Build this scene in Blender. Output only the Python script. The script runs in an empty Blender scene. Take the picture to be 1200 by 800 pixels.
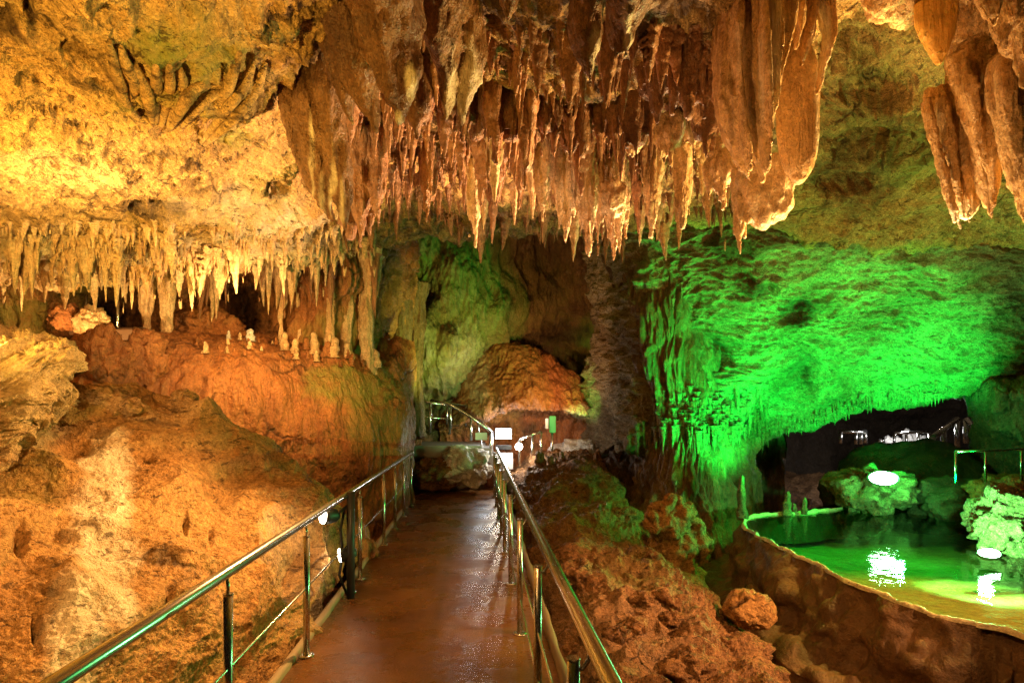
import bpy, math, random
import numpy as np
from mathutils import Vector, Matrix
from mathutils.bvhtree import BVHTree
random.seed(7); rng = np.random.default_rng(7)
sc = bpy.context.scene
PI = math.pi
F = 667.0; EYE = 1.65; HX, HY = 600.0, 480.0        # photo focal length in px, eye height, vanishing point

# ------------------------------------------------------------------ camera
cd = bpy.data.cameras.new('camera'); cam = bpy.data.objects.new('camera', cd)
sc.collection.objects.link(cam); sc.camera = cam
cam.location = (0, 0, EYE); cam.rotation_euler = (PI/2, 0, 0)
cd.sensor_width = 36; cd.lens = 36*F/1200; cd.shift_y = 80/1200
cd.clip_start = .05; cd.clip_end = 200

# ------------------------------------------------------------------ world, exposure
w = bpy.data.worlds.new('World'); sc.world = w; w.use_nodes = True
bg = w.node_tree.nodes['Background']; bg.inputs[0].default_value = (.9, .5, .22, 1); bg.inputs[1].default_value = .012
sc.view_settings.view_transform = 'Standard'; sc.view_settings.look = 'None'
sc.view_settings.gamma = 1; sc.view_settings.exposure = 0.15
sc.render.engine = 'CYCLES'
cy = sc.cycles
cy.use_denoising = True; cy.denoising_prefilter = 'NONE'; cy.max_bounces = 6; cy.diffuse_bounces = 2; cy.glossy_bounces = 3
cy.transmission_bounces = 4; cy.transparent_max_bounces = 8; cy.sample_clamp_indirect = 4
cy.caustics_reflective = False; cy.caustics_refractive = False

def P(px, py, d):
    return Vector(((px-HX)/F*d, d, EYE-(py-HY)/F*d))
def PA(a):
    a = np.asarray(a, float)
    return np.stack([(a[..., 0]-HX)/F*a[..., 2], a[..., 2], EYE-(a[..., 1]-HY)/F*a[..., 2]], -1)

# ------------------------------------------------------------------ lights (inferred show lighting, plus added fill and accent spots)
WARM = (1, .56, .20); ORANGE = (1, .42, .13); PEACH = (1, .60, .34); GREEN = (.0, 1, .07); LIME = (.62, 1, .12); WHITE = (.95, .97, 1)
def spot(pos, target, power, col, angle=90, blend=.8, size=.08):
    l = bpy.data.lights.new('unseen_flood', 'SPOT'); l.energy = power; l.color = col
    l.spot_size = math.radians(angle); l.spot_blend = blend; l.shadow_soft_size = size
    o = bpy.data.objects.new('unseen_flood', l); sc.collection.objects.link(o)
    o.location = pos; o.rotation_euler = (Vector(target)-Vector(pos)).to_track_quat('-Z', 'Y').to_euler()
    return o
def point(pos, power, col, size=.06):
    l = bpy.data.lights.new('lamp_or_fill', 'POINT'); l.energy = power; l.color = col; l.shadow_soft_size = size
    o = bpy.data.objects.new('lamp_or_fill', l); sc.collection.objects.link(o); o.location = pos
    return o
if True:
    # left vault and its lip, lit from the hollow behind the pale slab
    spot((-3.6, 3.6, 2.0), (-3.4, 6.4, 3.3), 1250, (1, .78, .38), 130, 1)
    spot((-1.7, .6, 1.2), (-2.4, 2.8, 3.6), 800, (1, .58, .10), 92, 1)
    spot((-3.3, 2.9, 2.1), (-3.2, 4.6, 3.6), 420, (1, .60, .12), 125, 1)
    # hollow under the lip: fill added to lift the dark recess
    spot((-2.6, 5.6, 2.6), (-4.2, 8.4, 2.7), 330, (1, .60, .22), 120, 1)
    point((-5.2, 6.7, 2.2), 110, (1, .6, .2), .1)
    # left front boulder
    spot((-1.2, .6, 3.4), (-3.2, 4.0, .6), 560, (1, .52, .15), 100, 1)
    spot((-.9, 4.9, 2.3), (-3.0, 3.0, .6), 760, (1, .55, .19), 95, 1, .03)
    # flowstone boulder further back
    spot((-1.3, 5.9, 3.0), (-3.2, 8, 2.0), 330, (1, .50, .13), 58, .9, .04)
    # stalactite ceiling: unseen floods added right and left, last is camera-side fill
    spot((3.5, 6.9, 1.1), (.5, 6.0, 3.15), 5200, (1, .58, .28), 40, .8, .03)
    spot((2.4, 8.2, .6), (1.2, 6.2, 3.5), 1500, (1, .66, .34), 60, .8, .03)
    spot((1.5, 3.9, .15), (.7, 6.1, 3.0), 620, (1, .66, .40), 40, .9, .03)
    spot((-2.6, 7.6, 1.4), (-.4, 5.8, 3.7), 520, (1, .50, .25), 60, .9, .03)
    spot((.2, .2, 1.0), (.1, 5.0, 4.2), 34, (1, .46, .14), 90, 1)
    # large hanging masses on the right, with small spots added to brighten them
    spot((4.3, 4.9, 1.2), (2.2, 4.1, 3.4), 2300, (1, .60, .20), 62, .8, .03)
    spot((1.9, 2.8, .5), (3.2, 4.0, 3.4), 170, (1, .58, .22), 85, 1, .05)
    spot((2.6, 4.6, 1.0), (3.1, 3.8, 3.4), 430, (1, .68, .28), 90, 1, .04)
    spot((3.0, 5.7, 1.4), (2.02, 4.5, 3.25), 420, (1, .78, .50), 28, .8, .03)
    spot((2.3, 5.0, 1.5), (3.05, 3.8, 2.9), 190, (1, .74, .42), 22, .8, .03)
    spot((2.7, 6.7, 1.2), (1.6, 5.1, 3.7), 700, (1, .74, .46), 30, .8, .03)
    spot((.4, 3.3, 1.0), (1.75, 4.0, 3.7), 170, (1, .52, .17), 50, 1, .04)
    # far chamber
    spot((-.9, 10.2, 1.6), (-2.2, 12.2, 3.9), 230, (.80, 1, .16), 80, 1)
    spot((-.6, 10.4, 1.2), (-1.5, 13, 2.0), 110, (.55, 1, .35), 80, 1)
    spot((.2, 9.6, 1.4), (1.2, 13.5, 4.2), 200, (1, .45, .12), 80, 1)
    spot((1.6, 10.6, 1.9), (.3, 12.8, 2.0), 190, (1, .50, .2), 90, 1)
    spot((1.0, 11.0, 1.4), (2.2, 13.3, 2.4), 110, (.1, 1, .1), 50, 1)
    # green scheme round the pond
    spot((3.9, 7.9, .35), (3.6, 9.5, 2.1), 1200, GREEN, 88, .6)
    spot((5.9, 7.7, .6), (5.9, 9.3, 2.2), 1300, GREEN, 92, .6)
    spot((5.4, 7.6, 1.7), (4.3, 7.4, 0), 420, GREEN, 110, .8)  # added above the water to make the bed shine green
    spot((6.2, 6.2, .9), (5.6, 8.9, 2.7), 300, GREEN, 66, .8)
    spot((4.0, 6.8, .3), (3.2, 9.3, 1.7), 560, GREEN, 60, 1)
    point((4.87, 5.85, .3), 420, (.16, 1, .26))
    point((5.55, 8.15, .75), 60, (.08, 1, .16))
    # warm flood over the right bank, rim and sand
    spot((-.2, 2.2, 3.3), (1.9, 4.8, -.4), 330, (1, .48, .15), 80, 1)
    spot((4.3, 2.9, 1.9), (1.5, 4.6, -.2), 1250, (1, .50, .20), 52, 1, .05)
    spot((4.8, 5.4, 3.4), (4.0, 5.4, 0), 1000, (1, .66, .14), 50, .8)
    spot((2.4, 1.6, 2.6), (4.2, 5.2, -.1), 25, (1, .56, .15), 50, 1)
    # right ceiling
    spot((4.2, 4.8, 1.0), (4.2, 6.6, 4.4), 340, (1, .48, .12), 110, 1)

# ------------------------------------------------------------------ noise
_G = rng.normal(size=(256, 3)); _G /= np.linalg.norm(_G, axis=1)[:, None]; _G = _G.astype(np.float32)
def _h(ix, iy, iz, s):
    h = (ix*73856093) ^ (iy*19349663) ^ (iz*83492791) ^ (s*2654435761 & 0x7fffffff)
    h = (h ^ (h >> 13)) * 1274126177
    return (h ^ (h >> 16)) & 255
def pn(p, s=0):
    i = np.floor(p).astype(np.int64); f = (p-i).astype(np.float32)
    u = f*f*f*(f*(f*6-15)+10); r = 0
    for dx in (0, 1):
        wx = u[:, 0] if dx else 1-u[:, 0]
        for dy in (0, 1):
            wy = u[:, 1] if dy else 1-u[:, 1]
            for dz in (0, 1):
                wz = u[:, 2] if dz else 1-u[:, 2]
                g = _G[_h(i[:, 0]+dx, i[:, 1]+dy, i[:, 2]+dz, s)]
                r = r + wx*wy*wz*(g[:, 0]*(f[:, 0]-dx)+g[:, 1]*(f[:, 1]-dy)+g[:, 2]*(f[:, 2]-dz))
    return r*1.5
def fbm(p, o=4, s=0, mode='p', gain=.5):
    r = 0; a = 1; t = 0
    for k in range(o):
        n = pn(p*(2.03**k)+k*17.3, s+k)
        if mode == 'b': n = np.abs(n)*2-.5
        if mode == 'r': n = .5-np.abs(n)*2
        r = r+a*n; t += a; a *= gain
    return r/t
def worley(p, s=0):
    i = np.floor(p).astype(np.int64); f = p-i; best = np.full(len(p), 9., np.float32)
    for dx in (-1, 0, 1):
        for dy in (-1, 0, 1):
            for dz in (-1, 0, 1):
                hh = _h(i[:, 0]+dx, i[:, 1]+dy, i[:, 2]+dz, s)
                q = _G[hh]*.5+.5+np.array([dx, dy, dz])-f
                best = np.minimum(best, (q*q).sum(1))
    return np.sqrt(best)
def layers(co, nr, ls, seed=0, warp=.0):
    """ls: (mode, frequency, amplitude, octaves, (sx,sy,sz))"""
    h = np.zeros(len(co))
    q = co if not warp else co + warp*np.stack([pn(co*1.1, 91), pn(co*1.1+5, 92), pn(co*1.1+9, 93)], 1)
    for k, (m, f, a, o, st) in enumerate(ls):
        st = np.array(st); p = (q@st.T if st.ndim == 2 else q*st)*f
        if m == 'w': h += a*(np.clip(worley(p, seed+k*7), 0, 1)-.5)
        elif m == 'pit':
            wv = worley(p, seed+k*7); h -= a*np.clip(1-wv/.33, 0, 1)*(pn(co*.9, seed+5) > -.05)
        elif m == 'ledge':
            t = co[:, 2]*f + 1.2*pn(co*.8, seed+k) + .4*pn(co*3, seed+k+1); h += a*(t-np.floor(t))**2
        else: h += a*fbm(p, o, seed+k*7, m)
    return co+nr*h[:, None]
ROUGH = [('p', .55, .34, 3, (1, 1, 1)), ('b', 1.7, -.16, 4, (1, 1, 1)), ('r', 5, .035, 4, (1, 1, 1)), ('p', 22, .012, 2, (1, 1, 1))]
VAULT = [('p', .5, .38, 3, (1, 1, 1)), ('b', 1.3, -.24, 4, (1, 1, 1.4)), ('r', 3.6, .08, 4, (.7, 1, 1.8)), ('pit', 6, .10, 1, (.8, 1, 1.5)), ('r', 13, .035, 3, (.8, 1, 1.6)), ('p', 18, .03, 3, (1, 1, 1))]
FLOW = [('p', .6, .28, 3, (1, 1, .6)), ('b', 2.2, .26, 4, (1, 1, .24)), ('r', 6, .09, 4, (1, 1, .24)), ('p', 18, .025, 3, (1, 1, .5))]
RUBBLE = [('p', .8, .25, 3, (1, 1, 1)), ('r', 1.3, .26, 7, (1, 1, 1)), ('w', 2.6, -.12, 1, (1, 1, 1.2)), ('r', 5, .07, 5, (1, 1, 1))]

# ------------------------------------------------------------------ mesh helpers
def mesh_np(name, co, faces, smooth=True):
    me = bpy.data.meshes.new(name); co = np.ascontiguousarray(co, np.float32)
    faces = np.asarray(faces, np.int32); n, k = faces.shape
    me.vertices.add(len(co)); me.vertices.foreach_set('co', co.ravel())
    me.loops.add(n*k); me.loops.foreach_set('vertex_index', faces.ravel())
    me.polygons.add(n); me.polygons.foreach_set('loop_start', np.arange(0, n*k, k, dtype=np.int32))
    if smooth: me.polygons.foreach_set('use_smooth', np.ones(n, bool))
    me.update(calc_edges=True)
    return me
def link(name, me, mat, parent=None, loc=None):
    o = bpy.data.objects.new(name, me); sc.collection.objects.link(o)
    if mat and not me.materials: me.materials.append(mat)
    if parent: o.parent = parent
    if loc is not None: o.location = loc
    return o
def tag(o, label, cat, group=None):
    o['label'] = label; o['category'] = cat
    if group: o['group'] = group
    return o
def struct(o, kind='structure'):
    o['kind'] = kind; return o
def thing(name, label, cat, loc=(0, 0, 0), group=None):
    o = bpy.data.objects.new(name, None); sc.collection.objects.link(o); o.location = loc
    return tag(o, label, cat, group)
def cr(c, n):
    """Catmull-Rom through rows of c (k, m, 3) -> (n, m, 3)"""
    k = len(c); c = np.concatenate([2*c[:1]-c[1:2], c, 2*c[-1:]-c[-2:-1]])
    t = np.linspace(0, k-1-1e-6, n); i = t.astype(int); f = (t-i)[:, None, None]
    a, b, d, e = c[i], c[i+1], c[i+2], c[i+3]
    return .5*((2*b)+(-a+d)*f+(2*a-5*b+4*d-e)*f*f+(-a+3*b-3*d+e)*f**3)
def grid_faces(r, c, wrap=False):
    i = np.arange(r*c).reshape(r, c)
    if wrap: i = np.concatenate([i, i[:, :1]], 1)
    return np.stack([i[:-1, :-1], i[:-1, 1:], i[1:, 1:], i[1:, :-1]], -1).reshape(-1, 4)
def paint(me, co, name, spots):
    """stain, shade and highlight mask stored on the surface: soft blobs around places given by photo pixel"""
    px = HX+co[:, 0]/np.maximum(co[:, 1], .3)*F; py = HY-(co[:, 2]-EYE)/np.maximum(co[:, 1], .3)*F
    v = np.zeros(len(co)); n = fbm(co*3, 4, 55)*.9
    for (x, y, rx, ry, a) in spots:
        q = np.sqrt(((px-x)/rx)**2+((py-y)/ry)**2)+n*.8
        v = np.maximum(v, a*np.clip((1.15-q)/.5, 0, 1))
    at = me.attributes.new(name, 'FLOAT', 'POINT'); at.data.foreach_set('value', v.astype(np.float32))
def sheet(name, rows, mat, nr, nc, ls, seed=0, toward=(0, 0, 1.65), paints=None, world=False, warp=.15, dents=()):
    c = np.array(rows, float)
    if not world: c = PA(c)
    g = cr(c, nr); g = cr(g.transpose(1, 0, 2), nc).transpose(1, 0, 2)
    du = np.gradient(g, axis=1); dv = np.gradient(g, axis=0)
    n = np.cross(du, dv); n /= np.linalg.norm(n, axis=2)[..., None]+1e-9
    co = g.reshape(-1, 3); nn = n.reshape(-1, 3)
    s = (nn*(np.array(toward)-co)).sum(1)
    fl = np.median(s) < 0
    if fl: nn = -nn
    out = layers(co, nn, ls, seed, warp)
    if dents:
        px = HX+out[:, 0]/np.maximum(out[:, 1], .3)*F; py = HY-(out[:, 2]-EYE)/np.maximum(out[:, 1], .3)*F; wob = .55*fbm(out*4, 3, 77); h = 0
        for (x, y, rx, ry, a) in dents: h = h+a*np.clip(1.1-np.sqrt(((px-x)/rx)**2+((py-y)/ry)**2)+wob, 0, 1)**1.3*(np.abs(px-x) < rx*4)
        out = out-nn*h[:, None]
    f = grid_faces(nr, nc)
    me = mesh_np(name, out, f)
    for k, sp in (paints or {}).items(): paint(me, co, k, sp)
    o = link(name, me, mat)
    return o
def bvh(*objs):
    vs, fs, b = [], [], 0
    for o in objs:
        me = o.data; v = np.empty(len(me.vertices)*3, np.float32); me.vertices.foreach_get('co', v)
        f = np.empty(len(me.polygons)*4, np.int32); me.polygons.foreach_get('vertices', f)
        vs.append(v.reshape(-1, 3)); fs.append(f.reshape(-1, 4)+b); b += len(me.vertices)
    return BVHTree.FromPolygons(np.concatenate(vs).tolist(), np.concatenate(fs).tolist())
def at_px(tree, px, py):
    d = Vector(((px-HX)/F, 1, (HY-py)/F)).normalized()
    return tree.ray_cast(Vector((0, 0, EYE)), d)[0]

# ------------------------------------------------------------------ materials
def rock(name, ca, cb, cc, patch=.9, streak=.35, fine=.35, bump=.5, rough=.7, spec=.35, pits=0., surface_tints=(), stretch=(1, 1, 1), bscale=1., sss=0., vfl=0., crack=0., rot=None):
    if name not in ('white_calcite', 'grey_limestone', 'dark_limestone', 'rim_calcite'): ca, cb, cc = [(c[0]*1.03, c[1]*.94, c[2]*.78) for c in (ca, cb, cc)]
    m = bpy.data.materials.new(name); m.use_nodes = True; nt = m.node_tree; N = nt.nodes; L = nt.links
    b = N['Principled BSDF']; geo = N.new('ShaderNodeNewGeometry')
    src = geo.outputs['Position']
    if rot is not None:
        vr = N.new('ShaderNodeVectorRotate'); vr.rotation_type = 'Y_AXIS'; vr.inputs['Angle'].default_value = rot; L.new(src, vr.inputs[0]); src = vr.outputs[0]
    def noise(sc_, det=6, ro=.6, st=(1, 1, 1), dist=0.):
        mp = N.new('ShaderNodeMapping'); mp.inputs['Scale'].default_value = st
        L.new(src, mp.inputs[0])
        t = N.new('ShaderNodeTexNoise'); t.inputs['Scale'].default_value = sc_; t.inputs['Detail'].default_value = det
        t.inputs['Roughness'].default_value = ro; t.inputs['Distortion'].default_value = dist
        L.new(mp.outputs[0], t.inputs['Vector']); return t.outputs[0]
    def ramp(x, a, bb, va=0., vb=1.):
        r = N.new('ShaderNodeMapRange'); r.inputs[1].default_value = a; r.inputs[2].default_value = bb
        r.inputs[3].default_value = va; r.inputs[4].default_value = vb; L.new(x, r.inputs[0]); return r.outputs[0]
    def mix(f, a, bb, bt='MIX'):
        x = N.new('ShaderNodeMix'); x.data_type = 'RGBA'; x.blend_type = bt
        if isinstance(f, float): x.inputs[0].default_value = f
        else: L.new(f, x.inputs[0])
        for s, k in ((a, 6), (bb, 7)):
            if isinstance(s, tuple): x.inputs[k].default_value = s+(1,)
            else: L.new(s, x.inputs[k])
        return x.outputs[2]
    def mul(a, v):
        x = N.new('ShaderNodeMath'); x.operation = 'MULTIPLY'; L.new(a, x.inputs[0])
        if isinstance(v, float): x.inputs[1].default_value = v
        else: L.new(v, x.inputs[1])
        return x.outputs[0]
    col = mix(ramp(noise(patch, 6, .62, dist=.4), .36, .62), ca, cb)
    if streak: col = mix(ramp(noise(3.2, 5, .6, (1, 1, .14)), .47, .64, 0, streak*1.6), col, cc)
    dark = ramp(noise(2.3, 6, .72, stretch, .6), .57, .72, 0, .55); col = mix(dark, col, tuple(v*.42 for v in cc))
    col = mix(1., col, mix(ramp(noise(13, 5, .75), .3, .7), (1-fine,)*3, (1+fine*.9,)*3), 'MULTIPLY'); col = mix(1., col, mix(ramp(noise(48, 2, .7), .32, .68), (1-fine*.7,)*3, (1+fine*.6,)*3), 'MULTIPLY')
    sp = ramp(noise(24, 3, .8, (1, 1, 1.3), .5), .60, .66); col = mix(mul(sp, .55), col, tuple(v*.30 for v in cc))
    sp2 = ramp(noise(31, 3, .75), .60, .68); col = mix(mul(sp2, .45), col, tuple(min(.85, v*1.5) for v in ca))
    if crack:
        nv_ = N.new('ShaderNodeTexNoise'); nv_.inputs['Scale'].default_value = 2.5; nv_.inputs['Detail'].default_value = 5; L.new(geo.outputs['Position'], nv_.inputs['Vector'])
        ad = N.new('ShaderNodeVectorMath'); ad.operation = 'MULTIPLY_ADD'; L.new(nv_.outputs[1], ad.inputs[0]); ad.inputs[1].default_value = (.5, .5, .5); L.new(geo.outputs['Position'], ad.inputs[2])
        vo = N.new('ShaderNodeTexVoronoi'); vo.feature = 'DISTANCE_TO_EDGE'; vo.inputs['Scale'].default_value = crack; L.new(ad.outputs[0], vo.inputs['Vector'])
        ck = mul(ramp(vo.outputs['Distance'], .0, .045, 1, 0), ramp(noise(1.3, 3, .5), .48, .6)); col = mix(mul(ck, .8), col, tuple(v*.25 for v in cc))
    for (attr, sc_) in surface_tints:
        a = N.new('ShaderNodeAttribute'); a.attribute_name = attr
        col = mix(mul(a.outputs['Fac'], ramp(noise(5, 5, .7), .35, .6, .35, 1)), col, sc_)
    h = noise(5*bscale, 7, .70, stretch, .25)
    bm = N.new('ShaderNodeBump'); bm.inputs['Strength'].default_value = bump; bm.inputs['Distance'].default_value = .15/bscale
    L.new(h, bm.inputs['Height'])
    b2 = N.new('ShaderNodeBump'); b2.inputs['Strength'].default_value = bump; b2.inputs['Distance'].default_value = .028
    L.new(noise(34, 3, .7), b2.inputs['Height']); L.new(bm.outputs[0], b2.inputs['Normal'])
    last = b2.outputs[0]
    if stretch[2] < 1:
        b4 = N.new('ShaderNodeBump'); b4.inputs['Strength'].default_value = .8; b4.inputs['Distance'].default_value = .05
        L.new(noise(15, 3, .6, (1, 1, .10), .3), b4.inputs['Height']); L.new(last, b4.inputs['Normal']); last = b4.outputs[0]
    if crack:
        b5 = N.new('ShaderNodeBump'); b5.invert = True; b5.inputs['Strength'].default_value = .7; b5.inputs['Distance'].default_value = .04
        L.new(ck, b5.inputs['Height']); L.new(last, b5.inputs['Normal']); last = b5.outputs[0]
    if pits:
        pm = noise(9, 4, .75, (1, 1, 2.4), .8); pt = ramp(pm, .575, .63)
        col = mix(mul(pt, .75), col, (.06, .028, .012))
        b3 = N.new('ShaderNodeBump'); b3.invert = True; b3.inputs['Strength'].default_value = pits; b3.inputs['Distance'].default_value = .05
        L.new(pt, b3.inputs['Height']); L.new(last, b3.inputs['Normal']); last = b3.outputs[0]
    L.new(col, b.inputs['Base Color']); L.new(last, b.inputs['Normal'])
    L.new(ramp(noise(3, 3, .6), .35, .65, rough-.18, rough+.12), b.inputs['Roughness'])
    b.inputs['Specular IOR Level'].default_value = spec
    if sss:
        b.inputs['Subsurface Weight'].default_value = sss; b.inputs['Subsurface Radius'].default_value = (.05, .02, .006); b.inputs['Subsurface Scale'].default_value = 1
    return m
ALG = ('algae', (.26, .27, .055)); DEP_HI = ('deposit_highlight', (.82, .68, .46)); DRK = ('stain_shade', (.05, .022, .01))  # dark tint paints shade and stain; pale tint is crust plus painted highlights
M = {}
M['vault'] = rock('vault_limestone', (.56, .38, .17), (.46, .28, .10), (.34, .18, .06), .8, .15, .45, .8, .75, .3, .6, (ALG, DEP_HI, DRK), (1, 1, 2.2), crack=1.6)
M['stal'] = rock('dripstone', (.34, .18, .095), (.25, .12, .06), (.16, .07, .035), 1.5, .5, .35, .6, .5, .5, 0, (), (1, 1, .35))
M['pale'] = rock('pale_dripstone', (.74, .57, .38), (.56, .37, .20), (.40, .23, .12), 2, .4, .35, .6, .5, .5, 0, (), (1, 1, .35))  # pale stone; also carries the lit look of the fringe tips
M['drape'] = rock('drapery_flowstone', (.25, .13, .06), (.18, .085, .04), (.11, .045, .02), 1.2, .6, .35, .7, .5, .5, 0, (DEP_HI, DRK), (1, 1, .25))
M['amber'] = rock('amber_flowstone', (.68, .46, .24), (.56, .34, .15), (.42, .23, .09), 1.2, .4, .3, .6, .5, .5, 0, (DEP_HI, DRK), (1, 1, .3))
M['sand'] = rock('sandy_boulder_stone', (.50, .31, .13), (.42, .23, .085), (.33, .16, .055), 1.0, .1, .4, .8, .78, .25, .25, (DEP_HI, DRK, ALG), crack=1.3)
M['flow'] = rock('orange_flowstone', (.44, .20, .075), (.34, .14, .05), (.22, .085, .03), 1., .6, .35, .7, .55, .45, 0, (ALG, DEP_HI, DRK), (1, 1, .5), crack=1.2)
M['leaf'] = rock('leaf_flowstone', (.88, .52, .13), (.80, .42, .08), (.6, .3, .06), 1.2, .2, .15, .3, .45, .5, 0, (), (1, 1, .3))  # backlit glow of the leaf put into a brighter colour
M['slab'] = rock('striated_slab_stone', (.62, .48, .27), (.50, .35, .17), (.33, .2, .09), 1.5, .1, .35, .9, .7, .3, 0, (), (.25, 1.0, 3.2), rot=.66)
M['wall'] = rock('wall_limestone', (.30, .20, .11), (.22, .13, .07), (.14, .075, .04), .8, .6, .35, .8, .55, .45, 0, (ALG, DEP_HI, DRK), (1, 1, .35))
M['green'] = rock('overhang_limestone', (.44, .38, .26), (.19, .13, .07), (.14, .09, .05), .9, .1, .4, .9, .7, .3, .3, (DRK,), (1, 1, 2.2))
M['bank'] = rock('bank_rubble_stone', (.38, .21, .10), (.28, .145, .065), (.18, .09, .04), 1.6, 0, .45, 1., .7, .35, .25, (ALG, DEP_HI), crack=3.0)
M['basin'] = rock('basin_stone', (.18, .10, .045), (.12, .065, .03), (.08, .04, .018), 1.4, .3, .3, .5, .5, .45, 0, (DEP_HI,))
M['rim'] = rock('rim_calcite', (.78, .66, .40), (.66, .50, .26), (.5, .36, .18), 3, 0, .25, .5, .45, .5)
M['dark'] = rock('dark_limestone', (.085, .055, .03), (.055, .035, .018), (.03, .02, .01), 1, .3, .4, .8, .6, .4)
M['grey'] = rock('grey_limestone', (.24, .20, .15), (.17, .135, .10), (.12, .09, .06), 2, .5, .4, .8, .7, .3, 0, (), (1, 1, .5))
M['white'] = rock('white_calcite', (.75, .72, .66), (.6, .55, .48), (.4, .34, .28), 2, .2, .3, .7, .5, .5)
M['sandbed'] = rock('pond_bed_sand', (.42, .30, .12), (.34, .23, .08), (.2, .13, .05), 2, 0, .35, .4, .6, .3)

def plain(name, col, rough=.5, metal=0., emit=None, es=0., bumpy=0.):
    m = bpy.data.materials.new(name); m.use_nodes = True; nt = m.node_tree; b = nt.nodes['Principled BSDF']
    t = nt.nodes.new('ShaderNodeTexNoise'); t.inputs['Scale'].default_value = 30; t.inputs['Detail'].default_value = 5
    r = nt.nodes.new('ShaderNodeMapRange'); r.inputs[3].default_value = rough*.7; r.inputs[4].default_value = min(1, rough*1.4)
    nt.links.new(t.outputs[0], r.inputs[0]); nt.links.new(r.outputs[0], b.inputs['Roughness'])
    mx = nt.nodes.new('ShaderNodeMix'); mx.data_type = 'RGBA'; mx.inputs[6].default_value = tuple(c*.8 for c in col)+(1,); mx.inputs[7].default_value = tuple(min(1, c*1.15) for c in col)+(1,)
    nt.links.new(t.outputs[0], mx.inputs[0]); nt.links.new(mx.outputs[2], b.inputs['Base Color'])
    b.inputs['Metallic'].default_value = metal
    if emit: b.inputs['Emission Color'].default_value = emit+(1,); b.inputs['Emission Strength'].default_value = es
    return m
M['steel'] = plain('brushed_steel', (.62, .60, .56), .24, 1.)
M['black'] = plain('black_painted_metal', (.02, .02, .02), .45)
M['cable'] = plain('black_rubber', (.015, .015, .015), .6)
M['glow'] = plain('lamp_glass', (.9, .9, .9), .3, 0, (1, .86, .62), 30)
M['glow_white'] = plain('lamp_panel_glass', (.9, .9, .9), .3, 0, (.82, .9, 1), 14)
M['glow_hot'] = plain('bright_lamp_glass', (.9, .9, .9), .3, 0, (1, .82, .6), 60)
M['glow_green'] = plain('green_lamp_glass', (.9, .9, .9), .3, 0, (.45, 1, .5), 40)
M['concrete'] = plain('step_concrete', (.30, .28, .24), .8)
M['kerb'] = plain('kerb_concrete', (.30, .21, .11), .8)
M['sign'] = plain('green_sign_paint', (.05, .42, .12), .5)
M['signw'] = plain('white_sign_paint', (.75, .77, .78), .5)
M['tan'] = plain('brown_wood', (.12, .06, .03), .6)

def deck_mat():
    m = bpy.data.materials.new('wet_walkway_concrete'); m.use_nodes = True; nt = m.node_tree; N = nt.nodes; L = nt.links; b = N['Principled BSDF']
    g = N.new('ShaderNodeNewGeometry')
    def nz(s, d, r=.6, st=(1, 1, 1)):
        mp = N.new('ShaderNodeMapping'); mp.inputs['Scale'].default_value = st; L.new(g.outputs['Position'], mp.inputs[0])
        t = N.new('ShaderNodeTexNoise'); t.inputs['Scale'].default_value = s; t.inputs['Detail'].default_value = d; t.inputs['Roughness'].default_value = r
        L.new(mp.outputs[0], t.inputs['Vector']); return t.outputs[0]
    def rr(x, a, c, va, vb):
        r = N.new('ShaderNodeMapRange'); r.inputs[1].default_value = a; r.inputs[2].default_value = c; r.inputs[3].default_value = va; r.inputs[4].default_value = vb
        L.new(x, r.inputs[0]); return r.outputs[0]
    mx = N.new('ShaderNodeMix'); mx.data_type = 'RGBA'; mx.inputs[6].default_value = (.12, .045, .012, 1); mx.inputs[7].default_value = (.23, .10, .03, 1)
    L.new(rr(nz(1.6, 8), .35, .65, 0, 1), mx.inputs[0])
    m2 = N.new('ShaderNodeMix'); m2.data_type = 'RGBA'; m2.blend_type = 'MULTIPLY'; m2.inputs[0].default_value = 1; L.new(mx.outputs[2], m2.inputs[6])
    c = N.new('ShaderNodeCombineColor'); v = rr(nz(60, 4), .3, .7, .7, 1.25)
    for k in range(3): L.new(v, c.inputs[k])
    L.new(c.outputs[0], m2.inputs[7]); L.new(m2.outputs[2], b.inputs['Base Color'])
    L.new(rr(nz(2.2, 7, .65), .40, .6, .14, .46), b.inputs['Roughness']); b.inputs['Specular IOR Level'].default_value = .42
    b1 = N.new('ShaderNodeBump'); b1.inputs['Strength'].default_value = .35; b1.inputs['Distance'].default_value = .02; L.new(nz(9, 8, .6, (.6, 2, 1)), b1.inputs['Height'])
    b2 = N.new('ShaderNodeBump'); b2.inputs['Strength'].default_value = .6; b2.inputs['Distance'].default_value = .006; L.new(nz(70, 5), b2.inputs['Height']); L.new(b1.outputs[0], b2.inputs['Normal'])
    L.new(b2.outputs[0], b.inputs['Normal']); return m
M['deck'] = deck_mat()
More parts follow.
